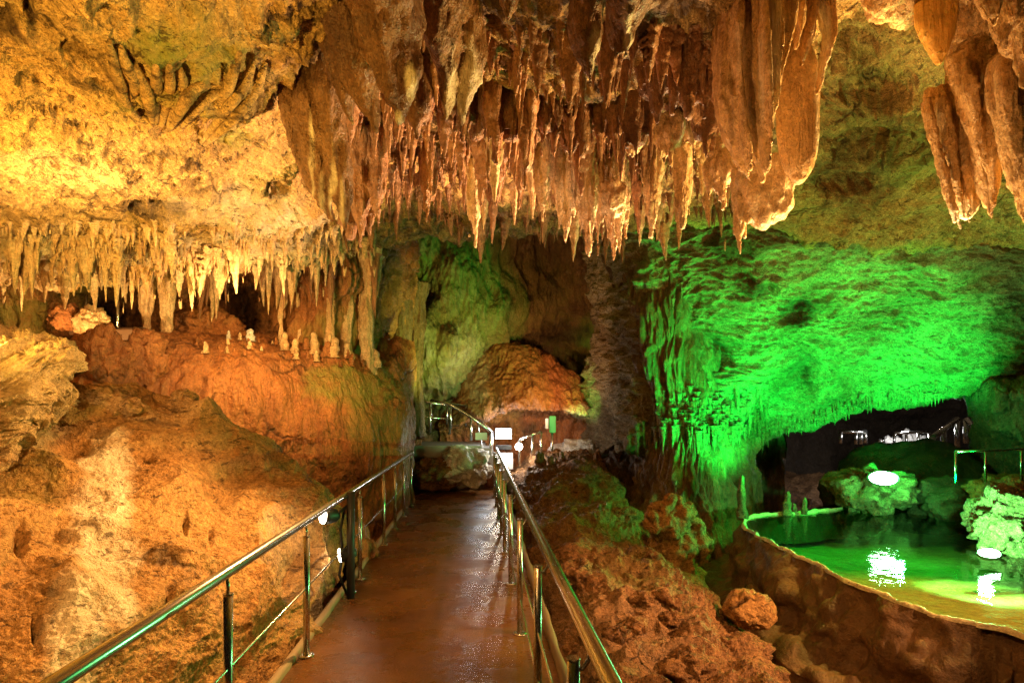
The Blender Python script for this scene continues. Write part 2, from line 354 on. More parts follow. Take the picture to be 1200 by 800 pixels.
def water_mat():
    m = bpy.data.materials.new('pond_water'); m.use_nodes = True; nt = m.node_tree; N = nt.nodes; L = nt.links
    for n in list(N): N.remove(n)
    out = N.new('ShaderNodeOutputMaterial'); tr = N.new('ShaderNodeBsdfTransparent'); tr.inputs[0].default_value = (.86, .92, .80, 1)
    gl = N.new('ShaderNodeBsdfGlossy'); gl.inputs['Roughness'].default_value = .015; fr = N.new('ShaderNodeFresnel'); fr.inputs[0].default_value = 1.40
    mx = N.new('ShaderNodeMixShader'); g = N.new('ShaderNodeNewGeometry'); t = N.new('ShaderNodeTexNoise'); t.inputs['Scale'].default_value = 7; t.inputs['Detail'].default_value = 3
    L.new(g.outputs['Position'], t.inputs['Vector']); bp = N.new('ShaderNodeBump'); bp.inputs['Strength'].default_value = .3; bp.inputs['Distance'].default_value = .02
    L.new(t.outputs[0], bp.inputs['Height']); L.new(bp.outputs[0], gl.inputs['Normal']); L.new(bp.outputs[0], fr.inputs['Normal'])
    L.new(fr.outputs[0], mx.inputs[0]); L.new(tr.outputs[0], mx.inputs[1]); L.new(gl.outputs[0], mx.inputs[2]); L.new(mx.outputs[0], out.inputs[0])
    return m
M['water'] = water_mat()

# ================================================================== THE CAVE SHELL
def rws(cols, *rows):
    """rows: (list of py or one, list of d or one); cols may be replaced by a third entry"""
    out = []
    for r in rows:
        py, d = r[0], r[1]; cx = r[2] if len(r) > 2 else cols
        n = len(cx); py = [py]*n if not isinstance(py, (list, tuple)) else py; d = [d]*n if not isinstance(d, (list, tuple)) else d
        assert len(py) == n and len(d) == n, (len(py), len(d), n)
        out.append([(cx[i], py[i], d[i]) for i in range(n)])
    return out
cx = [-350, -150, 0, 120, 240, 340, 430, 520, 640, 760, 880, 1000, 1120, 1250, 1450]
rows = PA(rws(cx,
    (-400, [1.55, 1.55, 1.55, 1.6, 1.7, 1.8, 1.9, 2, 2, 2, 2.1, 2.3, 2.3, 2.3, 2.3]),
    (-150, [2.1, 2.1, 2.05, 2.1, 2.2, 2.4, 2.7, 2.8, 2.8, 2.8, 2.9, 3.3, 3.3, 3.2, 3.1]),
    (0, [2.5, 2.6, 2.64, 2.8, 3.0, 3.3, 3.7, 3.85, 3.85, 3.85, 3.9, 4.6, 4.5, 4.3, 4.2]),
    (100, [3.0, 3.1, 3.25, 3.4, 3.6, 4.2, 4.8, 5, 5, 5, 5.0, 5.8, 5.6, 5.2, 5.0]),
    (190, [3.8, 4.0, 4.1, 4.3, 4.6, 5.2, 6.0, 6.3, 6.3, 6.2, 6.2, 6.9, 6.5, 6.2, 6.0]),
    (250, [4.7, 4.9, 5.0, 5.3, 5.6, 6.2, 7.2, 7.6, 7.6, 7.4, 7.2, 7.6, 7.2, 7.0, 6.8]),
    ([325, 325, 325, 322, 318, 305, 285, 275, 275, 265, 262, 285, 290, 290, 290], [6.2, 6.4, 6.6, 6.8, 7.0, 7.4, 8.0, 8.4, 8.6, 8.6, 8.4, 8.2, 8.0, 7.8, 7.6]),
    ([290]*5+[280, 255, 240, 240, 240, 235, 250, 250, 250, 250], [7.0, 7.2, 7.4, 7.7, 7.9, 8.4, 9.2, 9.6, 9.8, 9.8, 9.6, 9.6, 9.4, 9, 8.8]),
    (180, [8.0, 8.2, 8.5, 8.8, 9, 9.5, 11, 12, 13, 13, 12.5, 12, 11, 10.5, 10])))
back = rows[:1].copy(); back[..., 1] = -3.5; back[..., 0] *= 1.5; back[..., 2] += .1
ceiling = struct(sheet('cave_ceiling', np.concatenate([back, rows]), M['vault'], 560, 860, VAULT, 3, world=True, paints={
    'algae': [(200, 10, 60, 30, .9), (235, 45, 50, 40, .7), (210, 110, 30, 25, .5), (180, 80, 60, 60, .45), (280, 170, 26, 20, .6), (60, 350, 25, 30, .8), (110, 330, 26, 30, .7), (330, 310, 40, 30, .5), (240, 330, 40, 20, .5), (420, 240, 40, 40, .6), (520, 260, 100, 25, .6), (1050, 130, 60, 60, .4), (1060, 190, 40, 40, .7), (900, 250, 80, 60, .3)],
    'deposit_highlight': [(130, 290, 170, 32, .8), (330, 270, 90, 40, .7), (280, 240, 90, 20, .4), (30, 330, 60, 20, .5)],  # pale patches paint the bright highlight along the lip
    'stain_shade': [(8, 25, 22, 12, 1), (35, 12, 8, 10, 1), (90, 62, 16, 12, .9), (170, 243, 26, 8, .9), (205, 240, 15, 7, .8), (650, 130, 260, 90, .75), (620, 0, 240, 60, .95), (520, 265, 170, 26, .8), (450, 60, 110, 70, .8), (1000, 210, 60, 40, .7), (1020, 150, 90, 60, .5)]}, dents=[(8, 25, 24, 14, .3), (35, 10, 8, 12, .2), (90, 62, 18, 13, .25), (175, 243, 34, 9, .25), (325, 225, 14, 12, .2), (250, 295, 30, 8, .15), (60, 130, 30, 4, .1), (90, 150, 34, 4, .1), (1030, 172, 70, 22, .5), (1030, 118, 90, 10, -.25), (1000, 60, 40, 26, .35), (1000, 215, 50, 14, .3)]))  # shade painted into the dents and over the middle roof

# left back wall with two hollows
cx = [-400, -200, -40, 40, 95, 130, 165, 205, 250, 285, 315, 355, 410, 450, 490]
struct(sheet('cave_wall', rws(cx,
    (240, 9.2), (320, [7.7]*4+[8.2, 8.9, 8.9, 8.5, 8.6, 9.2, 8.7, 8.5, 9, 10, 11]),
    (350, [7.7, 7.7, 7.7, 7.8, 9.0, 10.6, 10.4, 8.9, 9, 11.4, 9.6, 8.8, 9.1, 10.4, 11.4]),
    (385, [7.7, 7.7, 7.7, 7.8, 9.2, 10.8, 10.6, 8.8, 8.9, 11.5, 9.4, 8.8, 9.2, 10.6, 11.4]),
    (420, [7.4, 7.4, 7.4, 7.6, 8.0, 8.4, 8.2, 8.2, 8.6, 9.4, 9.0, 8.8, 9.6, 10.8, 11.6]),
    (470, [6.5, 6.5, 6.5, 6.7, 7, 7.2, 7.4, 7.6, 8, 8.6, 8.8, 9, 10, 11, 11.8]),
    (560, [6, 6, 6, 6.2, 6.5, 6.8, 7, 7.4, 8, 8.6, 8.8, 9, 10, 11, 12])),
    M['flow'], 260, 520, FLOW, 11, paints={'algae': [(25, 370, 40, 40, .8), (100, 340, 30, 30, .6), (400, 400, 60, 40, .6)], 'stain_shade': [(130, 375, 40, 30, 1), (285, 365, 25, 40, 1)]}))  # darkness of the two hollows painted on the rock

# wall of the far chamber
cx = [330, 400, 440, 480, 530, 580, 640, 700, 770, 840, 920]
struct(sheet('cave_wall', rws(cx,
    (150, 12.2), (230, [11, 11, 12, 12.3, 13, 13.2, 13.4, 13, 12.4, 12, 12]),
    (290, [10.5, 10.6, 11.6, 12.2, 12.6, 13.2, 13.8, 13.2, 12.4, 12, 12]),
    (335, [10.5, 10.7, 12.4, 12.9, 12.4, 13.0, 14, 13.5, 12.5, 12, 12]),
    (365, [10.5, 10.7, 11.4, 12.0, 12.4, 12.8, 14, 13.8, 12.7, 12, 12]),
    (410, [10.5, 10.8, 11.6, 12.2, 12.2, 13.2, 14.6, 14.2, 13, 12.4, 12]),
    (460, [10.8, 11, 12.2, 12.6, 12.8, 14, 15, 14.6, 13.4, 12.8, 12]),
    (520, [11, 11.3, 12.8, 13.4, 14, 15, 15.5, 15, 13.4, 13, 12]),
    (600, [11, 11.3, 12.8, 13.6, 14.5, 15, 15.5, 14.4, 13, 12.4, 12]),
    (680, 12.)),
    M['wall'], 380, 460, FLOW, 21, paints={'algae': [(465, 325, 40, 35, .9), (560, 350, 50, 60, .5), (690, 420, 60, 50, .8), (630, 350, 50, 50, .4), (500, 430, 60, 60, .5)],
    'deposit_highlight': [(545, 440, 30, 60, .3), (480, 400, 30, 30, .3)], 'stain_shade': [(600, 320, 70, 50, .5), (660, 390, 40, 14, .9), (740, 480, 60, 60, .7), (440, 380, 14, 30, .8)]}))

# overhang beside the pond
cx = [690, 735, 800, 870, 940, 1010, 1080, 1140, 1200, 1320, 1500]
hang = struct(sheet('cave_wall', rws(cx,
    (225, [12, 9.6, 8.9, 8.3, 7.9, 7.6, 7.5, 7.4, 7.3, 7.2, 7.0]),
    (290, [12.4, 9.9, 9.2, 8.7, 8.3, 8.0, 7.9, 7.7, 7.6, 7.4, 7.2]),
    (350, [12.6, 10.1, 9.5, 9.2, 8.9, 8.6, 8.4, 8.2, 8.0, 7.8, 7.5]),
    (410, [12.6, 10.2, 9.9, 9.7, 9.4, 9.2, 9.0, 8.8, 8.5, 8.1, 7.7]),
    (460, [12.8, 10.4, 10.1, 10, 10, 9.8, 9.6, 9.3, 8.9, 8.3, 7.9]),
    ([526, 522, 518, 514, 504, 478, 470, 458, 436, 425, 420], [13, 10.5, 10.3, 10.5, 10.6, 10.5, 10.3, 9.9, 9.3, 8.5, 8.1]),
    ([505, 505, 505, 505, 490, 470, 462, 450, 430, 420, 410], [13.5]+[11.8]*7+[11, 10, 9.5]),
    (430, [14]+[13]*8+[12, 11])),
    M['green'], 420, 560, [('p', .5, .42, 3, (1, 1, 1)), ('b', 1.5, -.20, 4, (.6, 1, 1.5)), ('r', 2.6, .16, 5, (.5, 1, 2.0)), ('r', 9, .03, 3, (.6, 1, 2.4)), ('p', 20, .02, 3, (.7, 1, 2))], 31,
    paints={'stain_shade': [(1060, 250, 60, 40, .3), (935, 365, 25, 18, .9), (880, 330, 20, 14, .9), (830, 420, 22, 22, .8), (945, 440, 20, 20, .6), (860, 290, 30, 16, .7), (1190, 440, 30, 30, .8), (955, 270, 50, 22, .9), (790, 380, 20, 26, .8)]}, dents=[(935, 365, 26, 16, .3), (830, 415, 26, 22, .5), (945, 440, 20, 18, .2), (990, 230, 40, 26, .3), (900, 340, 14, 10, .2)]))  # dark patches painted where the green light misses the rock

# pillar wall at the right edge
struct(sheet('cave_wall', rws([1140, 1165, 1190, 1225, 1300, 1500],
    (432, [11.2, 10.4, 9.6, 9.2, 8.8, 8.5]), (452, [10, 8.6, 8.2, 7.9, 7.7, 7.4]), (490, [10, 8.7, 8.3, 8.0, 7.8, 7.5]), (540, [10.4, 9.6, 9, 8.6, 8.2, 8]), (620, [11, 10.5, 10, 9.6, 9, 8.4])),
    M['grey'], 140, 140, FLOW, 41))
# dark chamber beyond the pond
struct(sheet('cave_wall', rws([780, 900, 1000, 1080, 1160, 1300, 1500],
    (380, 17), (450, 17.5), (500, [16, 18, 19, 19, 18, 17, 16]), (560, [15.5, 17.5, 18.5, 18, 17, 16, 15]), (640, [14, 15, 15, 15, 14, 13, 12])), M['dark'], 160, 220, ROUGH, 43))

# curtain of flowstone between far chamber and pond
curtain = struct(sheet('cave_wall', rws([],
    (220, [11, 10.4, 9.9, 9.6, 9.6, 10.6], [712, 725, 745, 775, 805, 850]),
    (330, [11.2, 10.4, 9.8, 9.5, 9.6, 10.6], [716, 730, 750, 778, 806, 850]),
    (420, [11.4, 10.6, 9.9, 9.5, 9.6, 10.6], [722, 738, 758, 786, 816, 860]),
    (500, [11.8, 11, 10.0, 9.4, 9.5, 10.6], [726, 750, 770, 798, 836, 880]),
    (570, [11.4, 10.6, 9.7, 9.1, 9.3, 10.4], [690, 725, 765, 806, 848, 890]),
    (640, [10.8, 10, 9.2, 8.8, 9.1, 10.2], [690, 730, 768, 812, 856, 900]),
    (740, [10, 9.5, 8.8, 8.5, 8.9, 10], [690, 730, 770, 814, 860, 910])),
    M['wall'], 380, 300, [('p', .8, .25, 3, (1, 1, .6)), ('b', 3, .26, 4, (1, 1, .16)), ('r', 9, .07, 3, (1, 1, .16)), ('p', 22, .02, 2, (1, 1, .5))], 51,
    paints={'stain_shade': [(725, 400, 22, 90, .9), (745, 340, 14, 60, .5), (710, 520, 60, 80, 1), (712, 400, 34, 170, .95), (735, 450, 20, 90, .8)]}))  # left side painted dark to offset the warm light falling there

# floor of the cave under everything
gx = np.linspace(-14, 18, 9); gy = np.linspace(-5, 24, 9)
fl = [[(x, y, -1.0-(.35 if 2 < x < 4 else 0)+(.6 if y > 14 else 0)) for x in gx] for y in gy]
struct(sheet('cave_floor', fl, M['bank'], 300, 330, RUBBLE, 61, world=True, toward=(0, 5, 9)))

# right bank
bank = struct(sheet('rock_bank', rws([],
    ([548, 545, 540, 540, 570, 620], 14, [590, 625, 660, 700, 722, 745]),
    ([562, 534, 529, 532, 566, 620], 12, [598, 630, 665, 698, 714, 735]),
    ([606, 580, 566, 572, 612, 670], [9.5, 9.6, 9.6, 9.6, 9.6, 9.8], [606, 640, 690, 725, 745, 770]),
    ([675, 632, 612, 628, 655, 740], [7.3, 7.4, 7.5, 7.5, 7.3, 7.5], [618, 652, 700, 745, 790, 830]),
    ([760, 685, 662, 672, 712, 800], [5.3, 5.5, 5.7, 5.8, 5.7, 5.9], [636, 672, 730, 790, 846, 880]),
    ([850, 750, 724, 732, 758, 850], [4.3, 4.5, 4.6, 4.7, 4.8, 5.0], [656, 702, 770, 830, 876, 915]),
    ([950, 830, 800, 800, 815, 930], [3.3, 3.5, 3.7, 3.9, 4.1, 4.3], [690, 742, 800, 860, 895, 950]),
    ([1300, 1100, 1040, 1030, 1030, 1300], [2, 2.2, 2.4, 2.5, 2.6, 2.7], [740, 800, 900, 950, 990, 1080])),
    M['bank'], 460, 330, RUBBLE, 71, paints={'algae': [(700, 600, 60, 50, .35), (760, 640, 60, 50, .3), (730, 560, 20, 50, .4), (800, 640, 40, 30, .4)], 'deposit_highlight': [(700, 740, 120, 60, .12)]}))
bank['kind'] = 'structure'

# ================================================================== BOULDERS AND FLOWSTONE MASSES
tag(sheet('boulder', rws([],
    ([520, 530, 540, 545, 550, 570, 620, 680, 720], [6.4, 6.4, 6.6, 6.8, 6.9, 6.9, 6.8, 6.6, 6.4], [-200, -60, 60, 150, 230, 300, 360, 395, 410]),
    ([430, 450, 464, 465, 470, 502, 562, 602, 650], [4.5, 4.7, 5.2, 5.5, 5.6, 5.6, 5.6, 5.6, 5.7], [-200, -60, 60, 150, 225, 295, 360, 393, 410]),
    ([500, 505, 510, 512, 520, 548, 605, 640, 700], [3.8, 4.0, 4.4, 4.7, 4.9, 5.0, 5.0, 5.0, 5.1], [-200, -60, 60, 150, 230, 300, 358, 385, 398]),
    ([570, 580, 590, 592, 602, 632, 672, 705, 760], [3.1, 3.3, 3.6, 3.85, 4.1, 4.3, 4.35, 4.4, 4.5], [-200, -60, 60, 150, 230, 295, 345, 368, 380]),
    ([660, 670, 680, 692, 705, 725, 755, 790, 830], [2.6, 2.75, 2.95, 3.15, 3.4, 3.65, 3.75, 3.8, 3.85], [-200, -70, 50, 140, 215, 275, 320, 342, 350]),
    ([770, 780, 790, 805, 825, 845, 870, 900, 950], [2.2, 2.35, 2.5, 2.7, 2.9, 3.1, 3.2, 3.25, 3.3], [-250, -100, 20, 110, 180, 240, 285, 300, 310]),
    ([950, 970, 980, 1000, 1020, 1040, 1060, 1100, 1150], [1.7, 1.8, 1.9, 2.0, 2.15, 2.3, 2.4, 2.5, 2.5], [-350, -200, -80, 20, 100, 150, 190, 200, 210])),
    M['sand'], 620, 620, [('p', .6, .38, 3, (1, 1, 1)), ('b', 1.1, -.20, 2, (1, 1, 1)), ('r', 2.6, .045, 5, (1, 1, 1)), ('w', 5, -.035, 1, (1, 1, 1)), ('r', 14, .014, 3, (1, 1, 1)), ('p', 30, .012, 3, (1, 1, 1))], 81,
    paints={'deposit_highlight': [(125, 560, 36, 70, 1), (118, 640, 40, 70, 1), (92, 740, 38, 80, 1), (140, 670, 26, 80, .9), (40, 500, 40, 30, .3)], 'algae': [(45, 540, 40, 40, .35)]}, dents=[(24, 632, 10, 22, .12), (75, 628, 18, 7, .12), (62, 690, 12, 9, .09), (44, 738, 8, 18, .13), (218, 612, 4, 18, .09), (248, 628, 4, 16, .07), (200, 700, 7, 22, .06), (165, 540, 34, 4, .07), (300, 640, 5, 12, .05)]),
    'huge sandy orange boulder beside the walkway with a pale flowstone stripe down its face', 'boulder')
flowb = sheet('boulder', rws([130, 160, 205, 255, 310, 360, 410, 445, 474, 486],
    (400, 10.6), ([425, 396, 388, 390, 392, 402, 412, 432, 446, 470], [8.6, 8.6, 8.7, 8.8, 8.9, 9.0, 9.2, 9.6, 10, 10.6]),
    ([450, 415, 402, 408, 418, 430, 446, 455, 462, 480], [7.3, 7.35, 7.45, 7.7, 7.9, 8.2, 8.6, 9.0, 9.4, 10.4]),
    ([480, 450, 430, 440, 465, 485, 500, 505, 505, 515], [7.0, 6.95, 7.05, 7.2, 7.5, 7.8, 8.2, 8.6, 9.1, 10.2]),
    ([510, 490, 480, 490, 512, 530, 540, 545, 545, 550], [6.9, 6.9, 7.0, 7.2, 7.5, 7.8, 8.2, 8.6, 9.1, 10.2]),
    ([560, 545, 545, 550, 565, 580, 590, 592, 592, 595], [7.1, 7.1, 7.2, 7.4, 7.7, 8.0, 8.4, 8.8, 9.2, 10.2]),
    (720, [7.4, 7.4, 7.5, 7.7, 7.9, 8.2, 8.6, 9, 9.4, 10.2])),
    M['flow'], 340, 460, [('p', .7, .25, 3, (1, 1, 1)), ('b', 2.2, .12, 4, (1, 1, .3)), ('r', 6, .035, 4, (1, 1, .4)), ('p', 22, .012, 3, (1, 1, 1))], 91,
    paints={'algae': [(420, 455, 60, 24, .8), (440, 500, 40, 40, .4), (390, 440, 40, 14, .8)], 'stain_shade': [(190, 455, 14, 30, .4)]})
tag(flowb, 'large orange flowstone boulder with streaked overhanging face below the stalagmite ledge', 'boulder'); ftree = bvh(flowb)
SLM = [[.10, 0, .08], [0, .5, 0], [-.95, 0, 1.25]]
tag(sheet('rock_slab', rws([],
    ([400, 402, 410, 420, 432, 440], 5.6, [-120, -40, 20, 60, 84, 92]),
    ([372, 384, 396, 402, 414, 436], [3.9, 3.9, 4.0, 4.1, 4.2, 4.3], [-120, -40, 20, 60, 84, 92]),
    ([430, 435, 440, 445, 445, 444], [3.6, 3.65, 3.75, 3.9, 4.1, 4.3], [-120, -40, 20, 52, 78, 90]),
    ([500, 505, 505, 495, 475, 455], [3.6, 3.65, 3.75, 3.9, 4.1, 4.3], [-120, -50, 5, 38, 66, 86]),
    ([570, 565, 550, 522, 490, 462], [3.8, 3.85, 3.9, 4.0, 4.2, 4.4], [-120, -55, -5, 26, 56, 80]),
    ([560, 555, 540, 515, 485, 460], 5.6, [-120, -55, -5, 26, 56, 80])),
    M['slab'], 220, 260, [('p', .8, .12, 3, (1, 1, 1)), ('r', 4.2, .15, 3, SLM), ('r', 11, .06, 3, SLM), ('p', 24, .012, 2, (1, 1, 1))], 95),
    'pale yellow striated rock slab jutting over the sandy boulder', 'rock slab')
tag(sheet('flowstone_mound', rws([515, 545, 575, 605, 640, 675, 700, 712, 722],
    ([500, 470, 440, 425, 440, 470, 490, 500, 515], 15),
    ([490, 432, 406, 400, 414, 442, 472, 487, 512], [13.6, 13.4, 13.3, 13.3, 13.3, 13.2, 13.2, 13.1, 13.4]),
    ([495, 462, 436, 426, 438, 460, 481, 491, 512], [13, 12.7, 12.6, 12.6, 12.6, 12.6, 12.7, 12.8, 13.3]),
    ([505, 492, 482, 476, 478, 483, 490, 495, 514], [12.8, 12.3, 12.1, 12.0, 12.1, 12.2, 12.4, 12.7, 13.3]),
    ([505, 496, 488, 482, 484, 488, 494, 498, 516], [13.2, 12.8, 12.8, 12.9, 12.9, 12.9, 12.9, 13, 13.4]),
    ([520, 515, 510, 506, 508, 510, 514, 518, 525], [13.4, 13.2, 13.1, 13.1, 13.1, 13.1, 13.1, 13.2, 13.5]),
    (600, 13.2)), M['flow'], 220, 240, [('p', .8, .12, 3, (1, 1, 1)), ('b', 2.4, .12, 4, (1, 1, .5)), ('r', 8, .05, 3, (1, 1, .4)), ('p', 22, .02, 2, (1, 1, 1))], 101,
    paints={'deposit_highlight': [(690, 482, 25, 10, .9), (560, 440, 14, 40, .3)], 'stain_shade': [(620, 500, 90, 8, .5)]}),  # lower right glare painted pale, shade under the overhang painted dark
    'orange domed flowstone mound at the end of the walkway behind the lit lamps', 'flowstone mound')

# ------------------------------------------------------------------ blobs and lofts
def ico(n):
    import bmesh
    bm = bmesh.new(); bmesh.ops.create_icosphere(bm, subdivisions=n, radius=1)
    v = np.array([x.co[:] for x in bm.verts]); f = np.array([[q.index for q in x.verts] for x in bm.faces]); bm.free(); return v, f
ICO = {k: ico(k) for k in (4, 5, 6)}
def blob(name, c, r, mat, sub=5, amp=.25, freq=1.5, seed=0, squash=0.):
    v, f = ICO[sub]; s = np.array(r, float)
    rs = float(np.mean(s)); q = v*s/rs
    h = 1+amp*fbm(q*freq+seed*3.7, 3, seed, 'p')*2+amp*.5*fbm(q*freq*2+seed, 4, seed+3, 'b')+amp*.22*fbm(q*freq*7+seed, 3, seed+5, 'r')
    co = v*h[:, None]*s
    o = link(name, mesh_np(name, co, f), mat); o.location = c; return o
def loft_np(sp, nth=120, nv=110, flute=.12, nfl=5, seed=0, fine=.008):
    """sp: rows (px, py, half width px, thickness m, d). Returns verts, quads of one closed lobe"""
    a = np.array(sp, float); v = cr(a[:, None, :3].repeat(1, 1), nv)[:, 0]; w2 = cr(np.concatenate([a[:, 3:5], a[:, :1]*0], 1)[:, None], nv)[:, 0]
    px, py, hw = v.T; tk, d = w2[:, 0], w2[:, 1]; hw = np.maximum(hw, .6); tk = np.maximum(tk, .008)
    e = np.ones(nv); e[0] = .02; e[-1] = .02; e[-2] = .6
    th = np.linspace(0, 2*PI, nth, endpoint=False)
    C = PA(np.stack([px, py, d], -1))
    hm = hw/F*d
    T, V = np.meshgrid(th, np.linspace(0, 1, nv))
    q = np.stack([np.cos(T)*nfl*.5+seed, np.sin(T)*nfl*.5, V*2.2], -1).reshape(-1, 3)
    r = 1+flute*2*fbm(q, 3, seed, 'b').reshape(T.shape)
    ph = T+.5*fbm(np.stack([np.cos(T)*2, np.sin(T)*2+seed, V*1.2], -1).reshape(-1, 3), 2, seed+9).reshape(T.shape)
    r = r+flute*.9*(1-np.abs(np.sin(ph*nfl*.5+seed))*1.6)*np.clip(V*6, 0, 1)
    X = C[:, None, 0]+np.cos(T)*hm[:, None]*r*e[:, None]
    Y = C[:, None, 1]+np.sin(T)*tk[:, None]*r*e[:, None]
    Z = np.broadcast_to(C[:, None, 2], X.shape)
    co = np.stack([X, Y, Z], -1).reshape(-1, 3)
    return co, grid_faces(nv, nth, True)
def tube_np(pts, rad, k=10):
    pts = [Vector(p) for p in pts]; n = len(pts); rad = [rad]*n if not isinstance(rad, (list, tuple)) else rad
    co = []; up = Vector((0, 0, 1)); ref = None
    for i in range(n):
        t = (pts[min(i+1, n-1)]-pts[max(i-1, 0)]).normalized()
        if ref is None: ref = t.orthogonal().normalized()
        ref = (ref-t*ref.dot(t)).normalized(); b = t.cross(ref)
        for j in range(k):
            a = 2*PI*j/k; co.append(pts[i]+(ref*math.cos(a)+b*math.sin(a))*rad[i])
    return np.array([c[:] for c in co]), grid_faces(n, k, True)
def tube(name, pts, rad, mat, parent=None, k=14):
    co, f = tube_np(pts, rad, k); n = len(co)
    import bmesh
    bm = bmesh.new(); vs = [bm.verts.new(c) for c in co]
    for q in f: bm.faces.new([vs[i] for i in q])
    bm.faces.new(vs[:k][::-1]); bm.faces.new(vs[-k:])
    for x in bm.faces: x.smooth = len(x.verts) == 4
    me = bpy.data.meshes.new(name); bm.to_mesh(me); bm.free()
    return link(name, me, mat, parent)
def fuse(name, parts, mat, voxel=.02, ls=None, seed=0, origin=None, smooth=2, paints=None):
    """voxel-remesh overlapping lobes into one skin, then roughen it"""
    vs, fs, b = [], [], 0
    for v, f in parts:
        vs.append(v); fs.append(f+b); b += len(v)
    me = mesh_np('tmp', np.concatenate(vs), np.concatenate(fs))
    o = bpy.data.objects.new('tmp', me); sc.collection.objects.link(o)
    m = o.modifiers.new('r', 'REMESH'); m.mode = 'VOXEL'; m.voxel_size = voxel
    if smooth:
        s = o.modifiers.new('s', 'SMOOTH'); s.iterations = smooth; s.factor = .5
    dg = bpy.context.evaluated_depsgraph_get(); ev = o.evaluated_get(dg); em = ev.to_mesh()
    n = len(em.vertices); co = np.empty(n*3, np.float32); em.vertices.foreach_get('co', co); co = co.reshape(-1, 3)
    nr = np.empty(n*3, np.float32); em.vertex_normals.foreach_get('vector', nr); nr = nr.reshape(-1, 3)
    em.calc_loop_triangles(); f = np.empty(len(em.polygons)*4, np.int32); em.polygons.foreach_get('vertices', f); f = f.reshape(-1, 4)
    ev.to_mesh_clear(); bpy.data.objects.remove(o); bpy.data.meshes.remove(me)
    out = layers(co, nr, ls, seed) if ls else co
    og = np.array(origin if origin is not None else (0, 0, 0), float)
    m2 = mesh_np(name, out-og, f)
    for k, sp in (paints or {}).items(): paint(m2, co, k, sp)
    return link(name, m2, mat, None, tuple(og))
DRIP = [('b', 4, .07, 3, (1, 1, .22)), ('r', 11, .032, 4, (1, 1, .26)), ('p', 26, .014, 3, (1, 1, .6))]

FLUTED = [('b', 3, .03, 3, (1, 1, .25)), ('r', 9, .028, 3, (1, 1, .13)), ('r', 22, .010, 2, (1, 1, .2)), ('p', 30, .007, 3, (1, 1, .6))]
# ================================================================== LARGE HANGING DRAPERIES
def drapery(lobes, label, mat='drape', voxel=.022, ls=DRIP, seed=0, paints=None, name='drapery', cat='drapery', flute=.10, nfl=6):
    parts = []
    for i, sp in enumerate(lobes): parts.append(loft_np(sp, flute=flute, nfl=nfl, seed=seed*10+i))
    top = PA(np.array([[lobes[0][0][0], lobes[0][0][1], lobes[0][0][4]]]))[0]
    o = fuse(name, parts, M[mat], voxel, ls, seed, top, paints=paints)
    return tag(o, label, cat)
def cone(px, py0, py1, w, d, px1=None, tk=None, fat=.75):
    px1 = px if px1 is None else px1; tk = tk or w/F*d*.8; y = lambda t: py0+(py1-py0)*t; x = lambda t: px+(px1-px)*t
    return [(x(0), y(0), w, tk, d), (x(.3), y(.3), w*.9, tk*.9, d), (x(.6), y(.6), w*fat*.8, tk*fat*.8, d), (x(.85), y(.85), w*.35, tk*.35, d), (x(1), y(1), 1.2, .01, d)]

drapery([
    [(350, 20, 26, .16, 4.3), (352, 80, 26, .16, 4.2), (358, 150, 24, .13, 4.2), (372, 210, 16, .09, 4.25), (386, 250, 9, .06, 4.3), (398, 268, 2, .01, 4.3)],
    [(370, 20, 20, .14, 4.1), (385, 90, 22, .14, 4.1), (392, 160, 17, .11, 4.15), (402, 220, 14, .08, 4.2), (406, 272, 2, .01, 4.2)],
    [(334, 40, 10, .1, 4.3), (338, 110, 10, .1, 4.3), (348, 170, 8, .08, 4.3), (366, 225, 4, .03, 4.3)]],
    'long dark brown folded drapery with pale vertical stripes, hanging nearest the yellow vault', seed=1,
    paints={'deposit_highlight': [(366, 190, 3, 60, .9), (388, 215, 3, 50, .9), (377, 230, 3, 40, .7), (400, 240, 3, 40, .8)], 'stain_shade': [(345, 70, 30, 40, .8), (380, 230, 6, 40, .5)]})
drapery([
    [(400, -60, 34, .25, 3.5), (408, 20, 34, .24, 3.5), (420, 80, 22, .16, 3.6), (432, 125, 12, .08, 3.7), (440, 160, 2, .01, 3.7)],
    [(385, -50, 20, .2, 3.6), (392, 40, 16, .14, 3.7), (404, 100, 12, .10, 3.8), (414, 150, 2, .01, 3.8)]],
    'dark leaf shaped drapery close beside the long striped brown one', seed=2, paints={'deposit_highlight': [(413, 145, 5, 7, .8)], 'stain_shade': [(400, 40, 40, 60, .5)]})
drapery([
    [(445, -80, 48, .3, 3.2), (448, 0, 44, .28, 3.25), (456, 60, 32, .2, 3.35), (464, 110, 16, .12, 3.4), (468, 138, 6, .04, 3.4), (464, 150, 1, .01, 3.4)],
    [(480, 60, 10, .08, 3.35), (482, 90, 9, .06, 3.35), (474, 130, 2, .02, 3.4)]],
    'broad pointed brown drapery with a pale dripping tip at the top of the cave', seed=3, paints={'deposit_highlight': [(480, 96, 5, 24, .9), (466, 138, 7, 9, .9)], 'stain_shade': [(445, 20, 30, 40, .4)]})  # lit look of the tip painted pale
drapery([
    [(515, -70, 36, .22, 3.6), (518, 0, 32, .2, 3.7), (522, 60, 18, .13, 3.8), (524, 110, 8, .06, 3.9), (522, 146, 2, .01, 3.9)],
    [(545, -20, 20, .15, 3.9), (550, 60, 16, .12, 3.9), (545, 110, 9, .06, 4), (540, 165, 2, .01, 4)]],
    'ragged salmon tipped drapery right of the broad pointed one', seed=4, paints={'deposit_highlight': [(530, 100, 10, 50, .7), (550, 100, 14, 50, .6)]})
